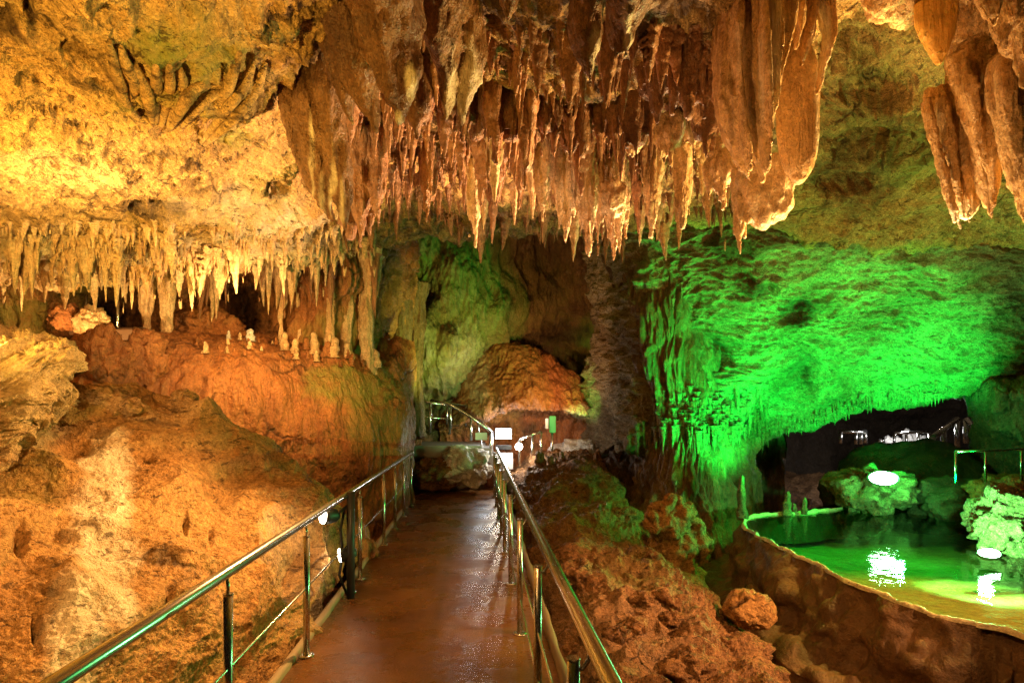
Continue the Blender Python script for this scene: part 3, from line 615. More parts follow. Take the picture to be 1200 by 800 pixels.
drapery([
    [(593, -90, 16, .12, 3.1), (594, -20, 14, .12, 3.1), (594, 14, 8, .06, 3.1), (594, 30, 1, .01, 3.1)]],
    'small smooth olive brown tip hanging at the top edge of the view', seed=5)
drapery([
    [(692, -80, 26, .18, 3.4), (690, 0, 20, .15, 3.45), (690, 45, 15, .11, 3.5), (692, 75, 6, .05, 3.5), (692, 95, 1, .01, 3.5)],
    [(702, 10, 8, .06, 3.45), (700, 50, 5, .04, 3.45), (696, 80, 1, .01, 3.5)]],
    'tapering brown spike with a pale edge left of the orange lined wedge', seed=6, paints={'deposit_highlight': [(698, 60, 6, 30, .9)]})
drapery([
    [(742, -90, 40, .22, 3.0), (742, -20, 32, .2, 3.0), (738, 20, 18, .12, 3.05), (734, 52, 6, .04, 3.1), (734, 74, 1, .01, 3.1)],
    [(726, -20, 14, .12, 3.1), (724, 30, 12, .1, 3.15), (722, 56, 6, .05, 3.15), (721, 72, 1, .01, 3.15)]],
    'thin edged wedge shaped drapery with pale outlined edges between two brown spikes', seed=7, paints={'deposit_highlight': [(735, 35, 8, 40, 1)]})  # light catching the edges is painted pale
# great hanging column
def ribs(x0, x1, y0, bx0, bx1, ys, hw, d, tk=.07, j=.06, bend=0):
    n = len(ys); out_ = []
    for k in range(n):
        t = k/(n-1); xa = x0+(x1-x0)*t; xb = bx0+(bx1-bx0)*t; yb = ys[k]; dd = d+(j if k % 2 else -j)
        out_.append([(xa, y0, hw*.9, tk, dd+.05), (xa+(xb-xa)*.3+bend, y0+(yb-y0)*.3, hw, tk, dd), (xa+(xb-xa)*.62+bend, y0+(yb-y0)*.62, hw*.9, tk*.9, dd), (xa+(xb-xa)*.88, y0+(yb-y0)*.88, hw*.5, tk*.5, dd), (xb, yb, 1.2, .01, dd)])
    return out_
drapery([
    [(884, -100, 46, 0.2, 4.26), (884, -10, 42.32, 0.18, 4.26), (880, 60, 31.28, 0.16, 4.24), (878, 120, 22.08, 0.14, 4.21), (880, 165, 12.88, 0.09, 4.21), (882, 185, 2.76, 0.02, 4.21)],
    [(850, -60, 7.2, 0.125, 3.95), (848, 40, 7.92, 0.138, 3.9), (847, 100, 7.92, 0.125, 3.86), (854, 150, 7.2, 0.112, 3.84), (868, 190, 4.32, 0.062, 3.86), (880, 214, 1, 0.013, 3.88)],
    [(864, -20, 5.04, 0.1, 3.76), (862, 60, 5.04, 0.1, 3.73), (866, 120, 5.04, 0.088, 3.71), (874, 170, 3.6, 0.062, 3.73), (880, 200, 1, 0.013, 3.76)],
    [(876, -60, 5.76, 0.112, 3.82), (878, 40, 5.04, 0.1, 3.78), (879, 100, 4.32, 0.088, 3.76), (886, 160, 4.32, 0.075, 3.78), (892, 196, 2.88, 0.05, 3.82), (893, 214, 1, 0.013, 3.82)],
    [(890, -90, 6.48, 0.125, 3.65), (890, 20, 6.48, 0.112, 3.6), (894, 90, 5.76, 0.1, 3.58), (899, 150, 5.04, 0.088, 3.6), (899, 190, 3.6, 0.062, 3.64), (898, 204, 1, 0.013, 3.66)],
    [(908, -90, 7.2, 0.138, 3.7), (908, 0, 7.2, 0.125, 3.66), (909, 60, 6.48, 0.112, 3.64), (907, 110, 5.04, 0.088, 3.64), (902, 145, 2.16, 0.05, 3.66), (901, 162, 1, 0.013, 3.66)],
    [(925, -90, 6.48, 0.125, 3.7), (924, 0, 6.48, 0.112, 3.68), (920, 50, 5.04, 0.088, 3.66), (914, 100, 2.88, 0.05, 3.64), (911, 128, 1, 0.013, 3.64)],
    [(948, -90, 8.64, 0.125, 3.98), (948, 0, 7.92, 0.125, 3.95), (945, 40, 6.48, 0.1, 3.93), (940, 66, 2.88, 0.05, 3.93), (938, 80, 1, 0.013, 3.93)],
    [(964, -90, 7.2, 0.125, 3.98), (968, 0, 7.2, 0.112, 3.96), (972, 40, 5.76, 0.088, 3.95), (966, 70, 3.6, 0.062, 3.95), (960, 100, 2, 0.025, 3.95), (957, 112, 1, 0.013, 3.95)],
    [(932, -40, 5.76, 0.1, 3.8), (936, 20, 5.04, 0.088, 3.79), (934, 48, 2.16, 0.037, 3.79), (933, 60, 1, 0.013, 3.79)]],
    'massive fluted amber column of dripstone, the biggest thing hanging from the roof', 'amber', .015, FLUTED, seed=8, name='hanging_column', cat='dripstone column', nfl=6, flute=.10,
    paints={'deposit_highlight': [(909, 40, 7, 90, .9), (892, 110, 4, 70, .5), (966, 50, 8, 50, .8), (868, 60, 6, 40, .4)], 'stain_shade': [(857, 140, 3, 60, .5), (871, 130, 3, 50, .5)]})  # ridge and edge highlights painted pale, shade in the folds painted dark
drapery([[(934, 52, 14, .07, 4.15), (936, 90, 24, .09, 4.15), (934, 150, 27, .09, 4.15), (934, 190, 20, .08, 4.15), (936, 210, 8, .04, 4.15), (936, 216, 1, .01, 4.15)]],
    'smooth rounded orange blade hanging against the fluted amber column', 'amber', .02, [('p', 2, .04, 2, (1, 1, .5)), ('p', 30, .006, 3, (1, 1, 1))], seed=9, flute=.03,
    paints={'deposit_highlight': [(958, 150, 3, 60, .9)]})  # bright right edge is a painted highlight
drapery([
    [(905, 188, 26, .16, 4.5), (905, 215, 26, .18, 4.5), (902, 245, 24, .16, 4.5), (896, 262, 12, .08, 4.5), (892, 268, 2, .02, 4.5)],
    [(882, 200, 16, .12, 4.5), (880, 235, 14, .12, 4.5), (878, 258, 6, .05, 4.5), (876, 266, 1, .01, 4.5)]],
    'glowing pale cauliflower lump of calcite under the fluted amber column', 'pale', .018, [('w', 9, -.05, 1, (1, 1, .7)), ('w', 22, -.02, 1, (1, 1, .6))], seed=10, name='calcite_lump', cat='calcite lump')
# right hand group
drapery([
    [(1040, -80, 60, .25, 3.7), (1060, -20, 48, .22, 3.7), (1066, 8, 40, .16, 3.7), (1062, 24, 18, .08, 3.7), (1060, 30, 1, .01, 3.7)]],
    'wide amber frill along the roof edge above the translucent leaf', 'amber', .02, seed=11)
drapery([[(1096, 0, 26, .08, 3.55), (1096, 30, 24, .07, 3.55), (1099, 55, 14, .06, 3.55), (1100, 74, 5, .03, 3.55), (1099, 80, 1, .01, 3.55)]],
    'bright yellow orange translucent leaf of flowstone with a pointed tip', 'leaf', .018, [('p', 3, .03, 2, (1, 1, .5)), ('p', 26, .006, 2, (1, 1, 1))], seed=12, flute=.03)
drapery([[(1140, -60, 22, .1, 3.6), (1138, 0, 18, .1, 3.6), (1130, 20, 9, .06, 3.65), (1114, 48, 3, .02, 3.7)],
         [(1140, 20, 14, .1, 3.8), (1140, 40, 12, .08, 3.8), (1142, 52, 6, .05, 3.8), (1142, 60, 1, .01, 3.8)]],
    'small crinkled amber drip cluster between the leaf and the rock shoulder', 'amber', .016, seed=13)
drapery([[(1104, 104, 20, .10, 3.95), (1114, 150, 22, .09, 3.9), (1124, 200, 18, .08, 3.88), (1132, 240, 14, .06, 3.88), (1134, 258, 3, .02, 3.88)]]
    + ribs(1084, 1126, 116, 1120, 1146, [262, 270, 258, 262, 250, 240], 4.6, 3.82, .05, .03),
    'red brown ribbed drapery leaning inward with a glowing pale lower end', 'amber', .013, FLUTED, seed=14, nfl=5, flute=.12,
    paints={'deposit_highlight': [(1134, 254, 22, 20, 1)], 'stain_shade': [(1100, 190, 3, 60, .35), (1116, 190, 3, 60, .35)]})  # lit lower end painted pale, shade between ribs painted dark
drapery([[(1140, 60, 24, .14, 3.7), (1146, 110, 20, .12, 3.68), (1152, 170, 14, .09, 3.66), (1158, 215, 8, .05, 3.66), (1160, 235, 2, .02, 3.66)]]
    + ribs(1124, 1164, 72, 1152, 1168, [196, 248, 258, 206], 6.5, 3.6, .07, .03),
    'thick ochre spike of dripstone with a toothed left edge beside the ribbed drapery', 'amber', .014, FLUTED, seed=15, nfl=5, flute=.14)
drapery([[(1196, 60, 28, .14, 3.45), (1200, 120, 24, .12, 3.42), (1204, 200, 18, .09, 3.4), (1208, 250, 8, .05, 3.4), (1208, 262, 2, .02, 3.4)]]
    + ribs(1172, 1226, 66, 1190, 1232, [214, 262, 272, 250, 300], 7.5, 3.32, .08, .03),
    'broad ochre drapery cut off by the right border of the view', 'amber', .014, FLUTED, seed=16, nfl=5, flute=.14)
drapery([[(1196, -100, 40, .2, 3.1), (1196, -10, 34, .18, 3.1), (1200, 40, 20, .13, 3.1), (1202, 70, 4, .03, 3.1)],
    [(1110, -60, 10, .1, 3.5), (1136, 60, 16, .16, 3.72), (1128, 92, 10, .10, 3.8), (1126, 104, 2, .02, 3.8)]]
    + ribs(1160, 1226, -60, 1166, 1222, [34, 58, 30, 108, 76, 120], 8.5, 2.98, .09, .05),
    'tan knobbly dripstone mass overhanging the top right corner', 'amber', .015, [('w', 6, -.04, 1, (1, 1, .6)), ('r', 9, .03, 4, (1, 1, .25)), ('p', 26, .010, 3, (1, 1, .6))], seed=17, nfl=5, flute=.14)
for i, (x, y, r, d, lab) in enumerate([(785, 160, 15, 5.0, 'bright calcite knob with dripping underside in the middle of the roof'), (812, 152, 12, 5.1, 'bright calcite knob just right of the dripping one'), (845, 205, 18, 4.9, 'ragged bright calcite mass against the left side of the amber column'), (744, 168, 9, 5.0, 'small bright calcite blade left of the dripping knob'), (718, 240, 14, 5.6, 'pale calcite cluster low in the peach fringe')]):
    drapery([[(x, y-26, r, .1, d), (x, y-8, r*1.1, .12, d), (x, y+8, r*.8, .1, d), (x-2, y+r, r*.3, .04, d), (x-2, y+r+10, 1, .01, d)], cone(x-r*.8, y-6, y+r+14, r*.35, d), cone(x+r*.7, y-10, y+r+4, r*.35, d), cone(x+r*.1, y, y+r+24, r*.3, d-.05)], lab, 'pale', .016, [('w', 9, -.05, 1, (1, 1, .5)), ('r', 16, .03, 3, (1, 1, .4))], seed=70+i, name='calcite_lump', cat='calcite lump')
for i, (x, y0, y1, wd, d, lab) in enumerate([(664, 175, 286, 11, 5.9, 'peach double pointed cluster in the long fringe, over the flowstone mound'), (690, 170, 300, 13, 5.9, 'long peach cluster with many tips, lowest of the long fringe before the brown wall'), (722, 190, 305, 13, 6.0, 'ragged peach cluster at the right end of the long fringe'), (636, 160, 262, 10, 5.8, 'narrow peach cluster left of the double pointed one'), (607, 150, 246, 9, 5.7, 'slim reddish cluster over the middle of the far chamber'), (555, 200, 292, 7, 6.2, 'lone long spike hanging lowest over the far chamber'), (502, 190, 262, 8, 6.0, 'short reddish cluster left of the lone long spike'), (765, 190, 280, 9, 5.6, 'bright spiky cluster between the peach fringe and the calcite knobs'), (800, 200, 268, 9, 5.2, 'bright spiky cluster under the calcite knobs'), (866, 215, 300, 8, 4.6, 'long bright drip just left of the cauliflower lump')]):
    drapery([cone(x, y0-30, y1, wd, d, x+random.uniform(-3, 3), fat=1.1), cone(x-wd*.8, y0-20, y1-random.uniform(12, 40), wd*.5, d, fat=1.1), cone(x+wd*.8, y0-20, y1-random.uniform(12, 40), wd*.5, d+.05, fat=1.1), cone(x+wd*.3, y0-20, y1-random.uniform(4, 20), wd*.4, d-.1, fat=1.1)], lab, 'pale' if i not in (4, 6) else 'stal', .016, [('w', 7, -.04, 1, (1, 1, .35)), ('r', 14, .03, 3, (1, 1, .3)), ('p', 30, .01, 2, (1, 1, 1))], seed=80+i, name='stalactite', cat='stalactite', nfl=7)
drapery([cone(400+j*11, 150, 292-abs(j-2)*14, 11, 5.5+.12*(j % 2), fat=1.1) for j in range(5)], 'lit reddish ribbed curtain hanging just right of the long striped drapery', 'stal', .02, DRIP, seed=95, paints={'deposit_highlight': [(415, 240, 20, 50, .4)]})
# middle rank of long dark curtains
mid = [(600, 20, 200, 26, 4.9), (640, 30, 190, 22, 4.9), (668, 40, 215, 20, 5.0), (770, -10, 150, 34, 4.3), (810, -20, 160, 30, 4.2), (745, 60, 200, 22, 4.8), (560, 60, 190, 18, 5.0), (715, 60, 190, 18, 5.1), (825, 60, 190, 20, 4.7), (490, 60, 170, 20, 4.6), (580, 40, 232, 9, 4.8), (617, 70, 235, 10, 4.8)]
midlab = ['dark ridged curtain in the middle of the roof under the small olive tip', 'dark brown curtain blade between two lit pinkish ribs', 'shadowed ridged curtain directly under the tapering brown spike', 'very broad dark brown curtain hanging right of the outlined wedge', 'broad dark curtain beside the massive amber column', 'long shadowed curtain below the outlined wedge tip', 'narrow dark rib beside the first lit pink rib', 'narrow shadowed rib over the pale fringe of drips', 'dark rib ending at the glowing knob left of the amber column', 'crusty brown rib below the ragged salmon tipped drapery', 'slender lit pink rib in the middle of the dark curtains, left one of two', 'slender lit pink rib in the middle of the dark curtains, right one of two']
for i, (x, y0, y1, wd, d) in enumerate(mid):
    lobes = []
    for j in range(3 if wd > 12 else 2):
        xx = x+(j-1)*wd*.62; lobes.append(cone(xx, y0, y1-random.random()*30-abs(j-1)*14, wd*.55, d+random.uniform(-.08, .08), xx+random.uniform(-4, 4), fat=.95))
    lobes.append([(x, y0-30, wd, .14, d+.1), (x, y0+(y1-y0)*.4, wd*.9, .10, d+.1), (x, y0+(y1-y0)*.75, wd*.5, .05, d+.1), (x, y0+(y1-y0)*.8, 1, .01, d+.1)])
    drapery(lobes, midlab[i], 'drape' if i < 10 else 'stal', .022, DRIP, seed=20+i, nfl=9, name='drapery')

ctree0 = bvh(ceiling)
fan = thing('drapery', 'fan of thin curved flowstone ribs running over the yellow vault', 'drapery', (0, 0, 0))
for r0 in [[(128, 45), (138, 80), (146, 110), (160, 132), (176, 138)], [(142, 52), (152, 78), (160, 96), (156, 112)], [(160, 74), (170, 96), (176, 120), (180, 142)], [(184, 76), (184, 100), (182, 124), (184, 142)], [(200, 76), (200, 100), (194, 126), (190, 146)], [(212, 78), (214, 96), (204, 128), (198, 148)], [(242, 96), (226, 104), (214, 124), (200, 150)], [(262, 106), (244, 112), (228, 128), (214, 146)], [(300, 62), (288, 96), (268, 124), (236, 166)], [(312, 70), (300, 104), (272, 140), (240, 168)], [(282, 60), (272, 90), (264, 108), (240, 140)]]:
    w_ = [at_px(ctree0, x, y) for x, y in r0]
    if any(v is None for v in w_): continue
    c_ = cr(np.array([[tuple(v)] for v in w_]), 16)[:, 0]; n_ = len(c_)
    tube('rib', [Vector(v)+Vector((0, -.01, -.02)) for v in c_], [.006+.028*math.sin(PI*min(1, .12+.85*i/n_)) for i in range(n_)], M['vault'], fan, 10)
# ================================================================== COLUMNS UNDER THE LEFT LIP
colsp = [(387, 295, 420, 6, 8.9), (406, 295, 428, 9, 8.9), (431, 300, 438, 11, 9.0), (371, 295, 415, 5, 8.8), (352, 295, 410, 4, 8.7), (330, 300, 408, 4, 8.6), (196, 330, 400, 8, 7.8), (172, 345, 398, 7, 7.9), (470, 360, 470, 12, 11.2), (488, 350, 500, 10, 11.4), (452, 360, 440, 9, 11.2)]
cl = ['stout pinkish column from lip to ledge, third from the alcove', 'thickest pinkish column from lip to ledge', 'pale green tinted column nearest the yellow green alcove', 'thin column left of the stout pinkish ones', 'slender ribbed column right of the black hollow', 'short pale column beside the black hollow', 'brown column left of the ledge of stalagmites', 'short brown column near the old fence posts', 'tall greenish column under the yellow green alcove', 'long greenish column reaching down beside the stairs', 'short column at the dark cleft beside the alcove']
for i, (x, y0, y1, wd, d) in enumerate(colsp):
    if i < 6:
        y1 = (412, 416, 430, 406, 402, 402)[i]; hh = at_px(ftree, x, y1)
        if hh: d = hh.y+.12
    lobes = [[(x, y0-20, wd*1.5, wd/F*d*1.2, d), (x, y0+15, wd, wd/F*d, d), (x+random.uniform(-2, 2), (y0+y1)/2, wd*.75, wd/F*d*.8, d), (x, y1-12, wd*.8, wd/F*d*.8, d), (x, y1+14, wd*1.2, wd/F*d, d)]]
    lobes.append(cone(x-wd*.7, y0, y0+(y1-y0)*.75, wd*.5, d-.05)); lobes.append(cone(x+wd*.7, y0, y0+(y1-y0)*.6, wd*.5, d))
    drapery(lobes, cl[i], 'pale' if i < 8 else 'wall', .022, DRIP, seed=50+i, name='column', cat='column', nfl=7)

# ================================================================== SMALL STALACTITES
def stal_variant(seed):
    r = random.Random(seed); parts = []
    n = r.choice([1, 1, 2, 3])
    for k in range(n):
        L = 1 if k == 0 else r.uniform(.4, .8); ox, oy = (0, 0) if k == 0 else (r.uniform(-.05, .05), r.uniform(-.04, .04)); R = .11*(1 if k == 0 else .7)*r.uniform(.8, 1.2)
        bx, by = r.uniform(-.04, .04), r.uniform(-.04, .04); rows = []
        nth, nv = 18, 34
        for i in range(nv):
            t = i/(nv-1); rad = R*((1-t)**1.15*.92+.09)*(1+.10*math.sin(t*23+seed)+.07*math.sin(t*51+seed*2)) if i < nv-1 else .004
            rad *= (1.35-.35*min(1, t/.12)) if t < .12 else 1
            for j in range(nth):
                a = 2*PI*j/nth; rr = rad*(1+.16*math.sin(3*a+seed+t*2)+.08*math.sin(7*a+seed*3))
                rows.append((ox*(1-.2*t)+bx*t*t+math.cos(a)*rr, oy+by*t*t+math.sin(a)*rr, .08*(k == 0)-t*L-.0))
        parts.append((np.array(rows), grid_faces(nv, nth, True)))
    if n == 1: 
        co = parts[0][0]; return mesh_np('stalactite', co, parts[0][1])
    o = fuse('stalactite', parts, None, .018, None, smooth=1); me = o.data; bpy.data.objects.remove(o); return me
VAR = [stal_variant(s) for s in range(12)]
VARP = []
for v in VAR:
    q = v.copy(); q.materials.append(M['pale']); VARP.append(q); v.materials.append(M['stal'])
ctree = bvh(ceiling)
NSTAL = [0]
def stal(loc, length, fat, label, group, pale=False, up=.06):
    me = random.choice(VARP if pale else VAR)
    o = bpy.data.objects.new('stalactite', me); sc.collection.objects.link(o)
    o.location = loc+Vector((0, 0, up)); L = length+up
    o.scale = (L**.6*fat, L**.6*fat, L); o.rotation_euler = (0, 0, random.uniform(0, 6.28))
    NSTAL[0] += 1
    x = HX+loc.x/loc.y*F; L_ = 'long' if length > .42 else ('medium length' if length > .24 else 'short'); W_ = 'stout' if fat > 1.12 else ('slender' if fat > .85 else 'needle thin')
    def bin_(*ps):
        for lim, t in ps:
            if x < lim: return t
        return ps[-1][1]
    if group.endswith('yellow vault'): label = L_+' '+W_+' pale stalactite on the vault lip '+bin_((60, 'above the pale striated slab'), (125, 'above the first fence post'), (190, 'between fence and short brown column'), (250, 'above the lumpy tan rock'), (310, 'over the black hollow'), (370, 'right of the black hollow'), (999, 'before the pinkish columns'))
    elif 'ribs' in group: label = L_+' '+W_+' pinkish rib hanging over the stalagmite ledge '+bin_((268, 'left of the black hollow'), (330, 'just right of the black hollow'), (385, 'left of the pinkish columns'), (999, 'among the pinkish columns'))
    elif 'dark middle' in group: label = L_+' '+W_+' brown stalactite of the middle roof '+bin_((470, 'beside the leaf shaped drapery'), (530, 'below the broad pointed drapery'), (590, 'below the salmon tipped drapery'), (650, 'under the small olive tip'), (710, 'behind the tapering brown spike'), (770, 'below the outlined wedge'), (999, 'left of the amber column'))
    elif 'reddish' in group: label = L_+' '+W_+' reddish stalactite over the far chamber '+bin_((440, 'beside the lit ribbed curtain'), (480, 'right of the lit ribbed curtain'), (520, 'near the short reddish cluster'), (999, 'near the lone long spike'))
    elif 'peach' in group: label = L_+' '+W_+' peach stalactite before the brown far wall '+bin_((610, 'left of the slim reddish cluster'), (650, 'left of the double pointed cluster'), (700, 'near the lowest long cluster'), (999, 'near the ragged end cluster'))
    else: label = L_+' '+W_+' bright stalactite hanging '+bin_((780, 'under the dripping calcite knob'), (820, 'right of the calcite knobs'), (999, 'left of the cauliflower lump'))
    return tag(o, label, 'stalactite', group)
def pick(n, region, mind):
    pts = []; t = 0
    while len(pts) < n and t < n*60:
        t += 1; x, y = region()
        if all((x-a)**2/1.0+(y-b)**2/2.2 > mind*mind*(.35+y/300) for a, b in pts): pts.append((x, y))
    return pts
def low_edge(x):      # photo outline of the lower ends of the central fringe
    return np.interp(x, [420, 500, 555, 600, 650, 720, 760, 800, 860, 900], [262, 240, 262, 250, 275, 285, 262, 230, 250, 240])
# central fringe
def reg_c():
    x = random.uniform(405, 880); hi = low_edge(x); y = random.uniform(120, hi+12) if random.random() < .72 else random.uniform(30, 150); return x, y
for (x, y) in pick(175, reg_c, 9):
    h = at_px(ctree, x, y)
    if h is None: continue
    d = h.y; front = y < 150
    if front: stal(h, random.uniform(.28, .62), random.uniform(.8, 1.4), 'brown stalactite among the dark curtains of the middle roof', 'stalactites among the dark middle curtains')
    elif x < 560: stal(h, random.uniform(.22, .5), random.uniform(.7, 1.3), 'thin stalactite in the reddish fringe left of the middle, over the far chamber', 'stalactites of the reddish left part of the middle fringe')
    elif x < 750: stal(h, random.uniform(.35, .85), random.uniform(.8, 1.5), 'peach coloured stalactite of the long fringe hanging before the brown far wall', 'stalactites of the long peach fringe', random.random() < .5)
    else: stal(h, random.uniform(.3, .7), random.uniform(.8, 1.4), 'bright stalactite in the fringe left of the calcite lump', 'stalactites beside the calcite lump', True)
# left lip fringe
for (x, y) in pick(105, lambda: (random.uniform(-5, 440), random.uniform(285, 330)), 5.5):
    h = at_px(ctree, x, y - (20 if x > 380 else 0))
    if h is None: continue
    stal(h, random.uniform(.08, .32)+(.25 if random.random() < .2 else 0), random.uniform(.6, 1.5), 'short pale yellow stalactite fringing the lip of the yellow vault', 'stalactites along the lip of the yellow vault', True)
for k in range(34):
    x = random.uniform(225, 446)
    if 268 < x < 302: continue
    stal(P(x, 312, 8.35+random.uniform(-.15, .2)), random.uniform(.45, .95), random.uniform(.6, 1.1), 'long pinkish rib hanging between vault lip and stalagmite ledge', 'long ribs over the stalagmite ledge', random.random() < .6, .1)
# unnumbered little drips as one mass
def stuff(name, items, mat, label, cat):
    vs, fs, b = [], [], 0
    base = [(np.array([v.co[:] for v in m.vertices]), np.array([list(p.vertices) for p in m.polygons])) for m in [VAR[i] for i in range(12) if len(VAR[i].vertices) < 800][:4]]
    for (loc, L, fat) in items:
        v, f = random.choice(base); a = random.uniform(0, 6.28); c, s = math.cos(a), math.sin(a)
        q = v.copy(); x = (q[:, 0]*c-q[:, 1]*s)*L**.6*fat; y = (q[:, 0]*s+q[:, 1]*c)*L**.6*fat
        vs.append(np.stack([x+loc[0], y+loc[1], q[:, 2]*L+loc[2]+.02], 1)); fs.append(f+b); b += len(v)
    o = link(name, mesh_np(name, np.concatenate(vs), np.concatenate(fs)), mat); tag(o, label, cat); o['kind'] = 'stuff'; return o
items = []
for k in range(900):
    x, y = reg_c(); h = at_px(ctree, x, y)
    if h: items.append((h, random.uniform(.05, .26), random.uniform(.6, 1.1)))
stuff('small_drips', items, M['stal'], 'countless little drips covering the middle of the roof', 'drips')
items = []
for k in range(500):
    h = at_px(ctree, random.uniform(-20, 445), random.uniform(262, 326))
    if h: items.append((h, random.uniform(.04, .2), random.uniform(.6, 1.1)))
stuff('small_drips', items, M['pale'], 'countless little drips along the lip of the yellow vault', 'drips')
htree = bvh(hang, curtain); items = []
for k in range(700):
    x = random.uniform(745, 1110); lip = np.interp(x, [745, 800, 870, 940, 1010, 1080, 1140], [516, 515, 511, 502, 476, 468, 456])
    h = at_px(htree, x, lip-random.uniform(0, 16)-random.random()**2*50*(x < 900))
    if h: items.append((h, random.uniform(.06, .30)*(1.6 if x < 900 else .7), random.uniform(.5, .9)))
for k in range(12):
    y = random.uniform(300, 590); x = random.uniform(745, 800)+(y-300)*.17; h = at_px(htree, x, y)
    if h: items.append((h, random.uniform(.10, .5), random.uniform(.3, .6)))
stuff('small_drips', items, M['green'], 'countless little drips on the green lit overhang and curtain', 'drips')

# ================================================================== STALAGMITES AND LOOSE ROCKS
def stag_variant(seed):
    r = random.Random(seed); rows = []; nth, nv = 20, 30
    for i in range(nv):
        t = i/(nv-1); rad = .26*(1-.55*t)*(1+.14*math.sin(t*14+seed)+.05*math.sin(t*40)) * (math.sqrt(max(0, 1-((t-.8)/.2)**2)) if t > .8 else 1)
        rad = max(rad, .01)
        for j in range(nth):
            a = 2*PI*j/nth; rr = rad*(1+.12*math.sin(2*a+seed)+.08*math.sin(5*a+seed+t*4)); rows.append((math.cos(a)*rr+.05*math.sin(t*3+seed), math.sin(a)*rr, t-.12))
    return mesh_np('stalagmite', np.array(rows), grid_faces(nv, nth, True))
SV = [stag_variant(s) for s in range(5)]
SM = {}
def stag(px, py, hpx, d, mat, label, group=None, fat=1.):
    v = random.choice(range(5)); key = (v, mat)
    if 225 < px < 445:
        hh = at_px(ftree, px, py+3)
        if hh: d = hh.y
    if key not in SM: SM[key] = SV[v].copy(); SM[key].materials.append(M[mat])
    o = bpy.data.objects.new('stalagmite', SM[key]); sc.collection.objects.link(o); o.location = P(px, py, d)
    h = hpx/F*d; o.scale = (h*fat, h*fat, h); o.rotation_euler = (0, 0, random.uniform(0, 6))
    return tag(o, label, 'stalagmite', group)
stag(294, 398, 15, 8.3, 'white', 'small white stalagmite on the ledge in front of the black hollow', None, 1.3)
stag(268, 396, 10, 8.3, 'white', 'tiny whitish stalagmite left of the white one on the ledge')
stag(281, 397, 9, 8.3, 'pale', 'tiny pale stalagmite touching the white one on the ledge')
for i, (x, y, h) in enumerate([(334, 408, 22), (346, 412, 18), (368, 412, 26), (391, 416, 24), (407, 418, 20), (430, 424, 26), (440, 428, 22)]):
    stag(x, y, h, 8.5, 'pale', ['stubby ochre stalagmite farthest left in the row under the columns', 'short ochre stalagmite, second in the row under the columns', 'blunt tall stalagmite in the row under the columns', 'round ochre stalagmite under the thickest column', 'small stalagmite just right of the round ochre one', 'pinkish stalagmite close to the dark cleft', 'green tinted stalagmite at the end of the row by the dark cleft'][i], None, 1.1)
for i in range(30):
    x = random.uniform(228, 440)+random.choice([0, 0, 9]); stag(x, np.interp(x, [228, 300, 360, 440], [398, 401, 410, 432])+random.uniform(-5, 16), random.uniform(4, 9)+random.random()**3*12, random.uniform(8.2, 8.6), random.choice(['pale', 'flow', 'flow']), 'stubby stalagmite on the flowstone ledge '+('left of the tiny whitish one' if x < 262 else 'in front of the black hollow' if x < 305 else 'between black hollow and ochre row' if x < 335 else 'among the ochre row, its left half' if x < 390 else 'among the ochre row, near the dark cleft'), 'stubs scattered on the ledge', 1.2)
stag(923, 600, 28, 8.6, 'green', 'green lit twin topped stalagmite standing in the far edge of the pond', None, .8)
stag(943, 600, 20, 8.6, 'green', 'thin green lit stalagmite right of the taller one at the pond edge', None, .7)
stag(931, 600, 12, 8.7, 'green', 'stub between the two green lit stalagmites at the pond edge')
stag(870, 602, 52, 8.3, 'green', 'tall green lit stalagmite standing left of the pond', None, .5)
for i in range(14):
    x = 630+i*5.6+random.uniform(-2, 2); stag(x, 540+random.uniform(-4, 8), random.uniform(8, 20), random.uniform(11, 11.6), 'bank', 'knobbly brown stub on the crest of the right rock bank', 'stubs on the crest of the right bank', 1.1)

def rk(px, py, rpx, d, mat, label, seed, amp=.25, name='rock', cat='rock', flat=(1, 1, 1), sub=5, freq=1.5):
    r = rpx/F*d; o = blob(name, P(px, py, d), (r*flat[0], r*flat[1], r*flat[2]), M[mat], sub, amp, freq, seed); return tag(o, label, cat)
rk(878, 715, 26, 5.0, 'sand', 'blocky brown rock jutting from the right bank towards the pond', 1, .2, flat=(1.1, .9, .85))
rk(862, 760, 30, 4.6, 'bank', 'low rounded rock below the blocky one on the right bank', 2, .3, flat=(1.3, 1, .6))
rk(118, 425, 36, 6.6, 'flow', 'upright brown rock below the old fence behind the slab', 3, .3, flat=(1, .8, 1.1))
rk(170, 425, 30, 7.0, 'flow', 'dark brown rock wedged against the orange flowstone boulder', 4, .35, flat=(.8, .8, 1.2))
rk(78, 372, 16, 7.4, 'flow', 'small brown knob above the pale slab', 5, .3)
rk(108, 380, 18, 7.4, 'pale', 'tan rock stump at the foot of the fence posts', 6, .3, flat=(1, .8, 1.2))
rk(70, 488, 16, 4.7, 'sand', 'small ochre stone between slab and sandy boulder', 7, .3)
rk(130, 480, 34, 5.2, 'sand', 'layered brown rock lying on top of the sandy boulder', 8, .35, flat=(1.4, 1, .7))
rk(215, 470, 14, 5.6, 'sand', 'rounded knob on the crest of the sandy boulder', 9, .25)
rk(240, 385, 26, 8.8, 'flow', 'lumpy tan rock at the back of the stalagmite ledge', 10, .3, flat=(1.4, 1, 1))
rk(405, 650, 34, 6.4, 'flow', 'rounded orange rock behind the rail lamp', 11, .2, flat=(1, 1, 1.2))
rk(546, 547, 27, 11.3, 'white', 'grey white craggy rock at the foot of the stone platform', 12, .35, flat=(1.1, 1, .8))
rk(512, 556, 24, 11.3, 'bank', 'dark craggy rock under the stone platform', 13, .35, flat=(1.2, 1, .7))
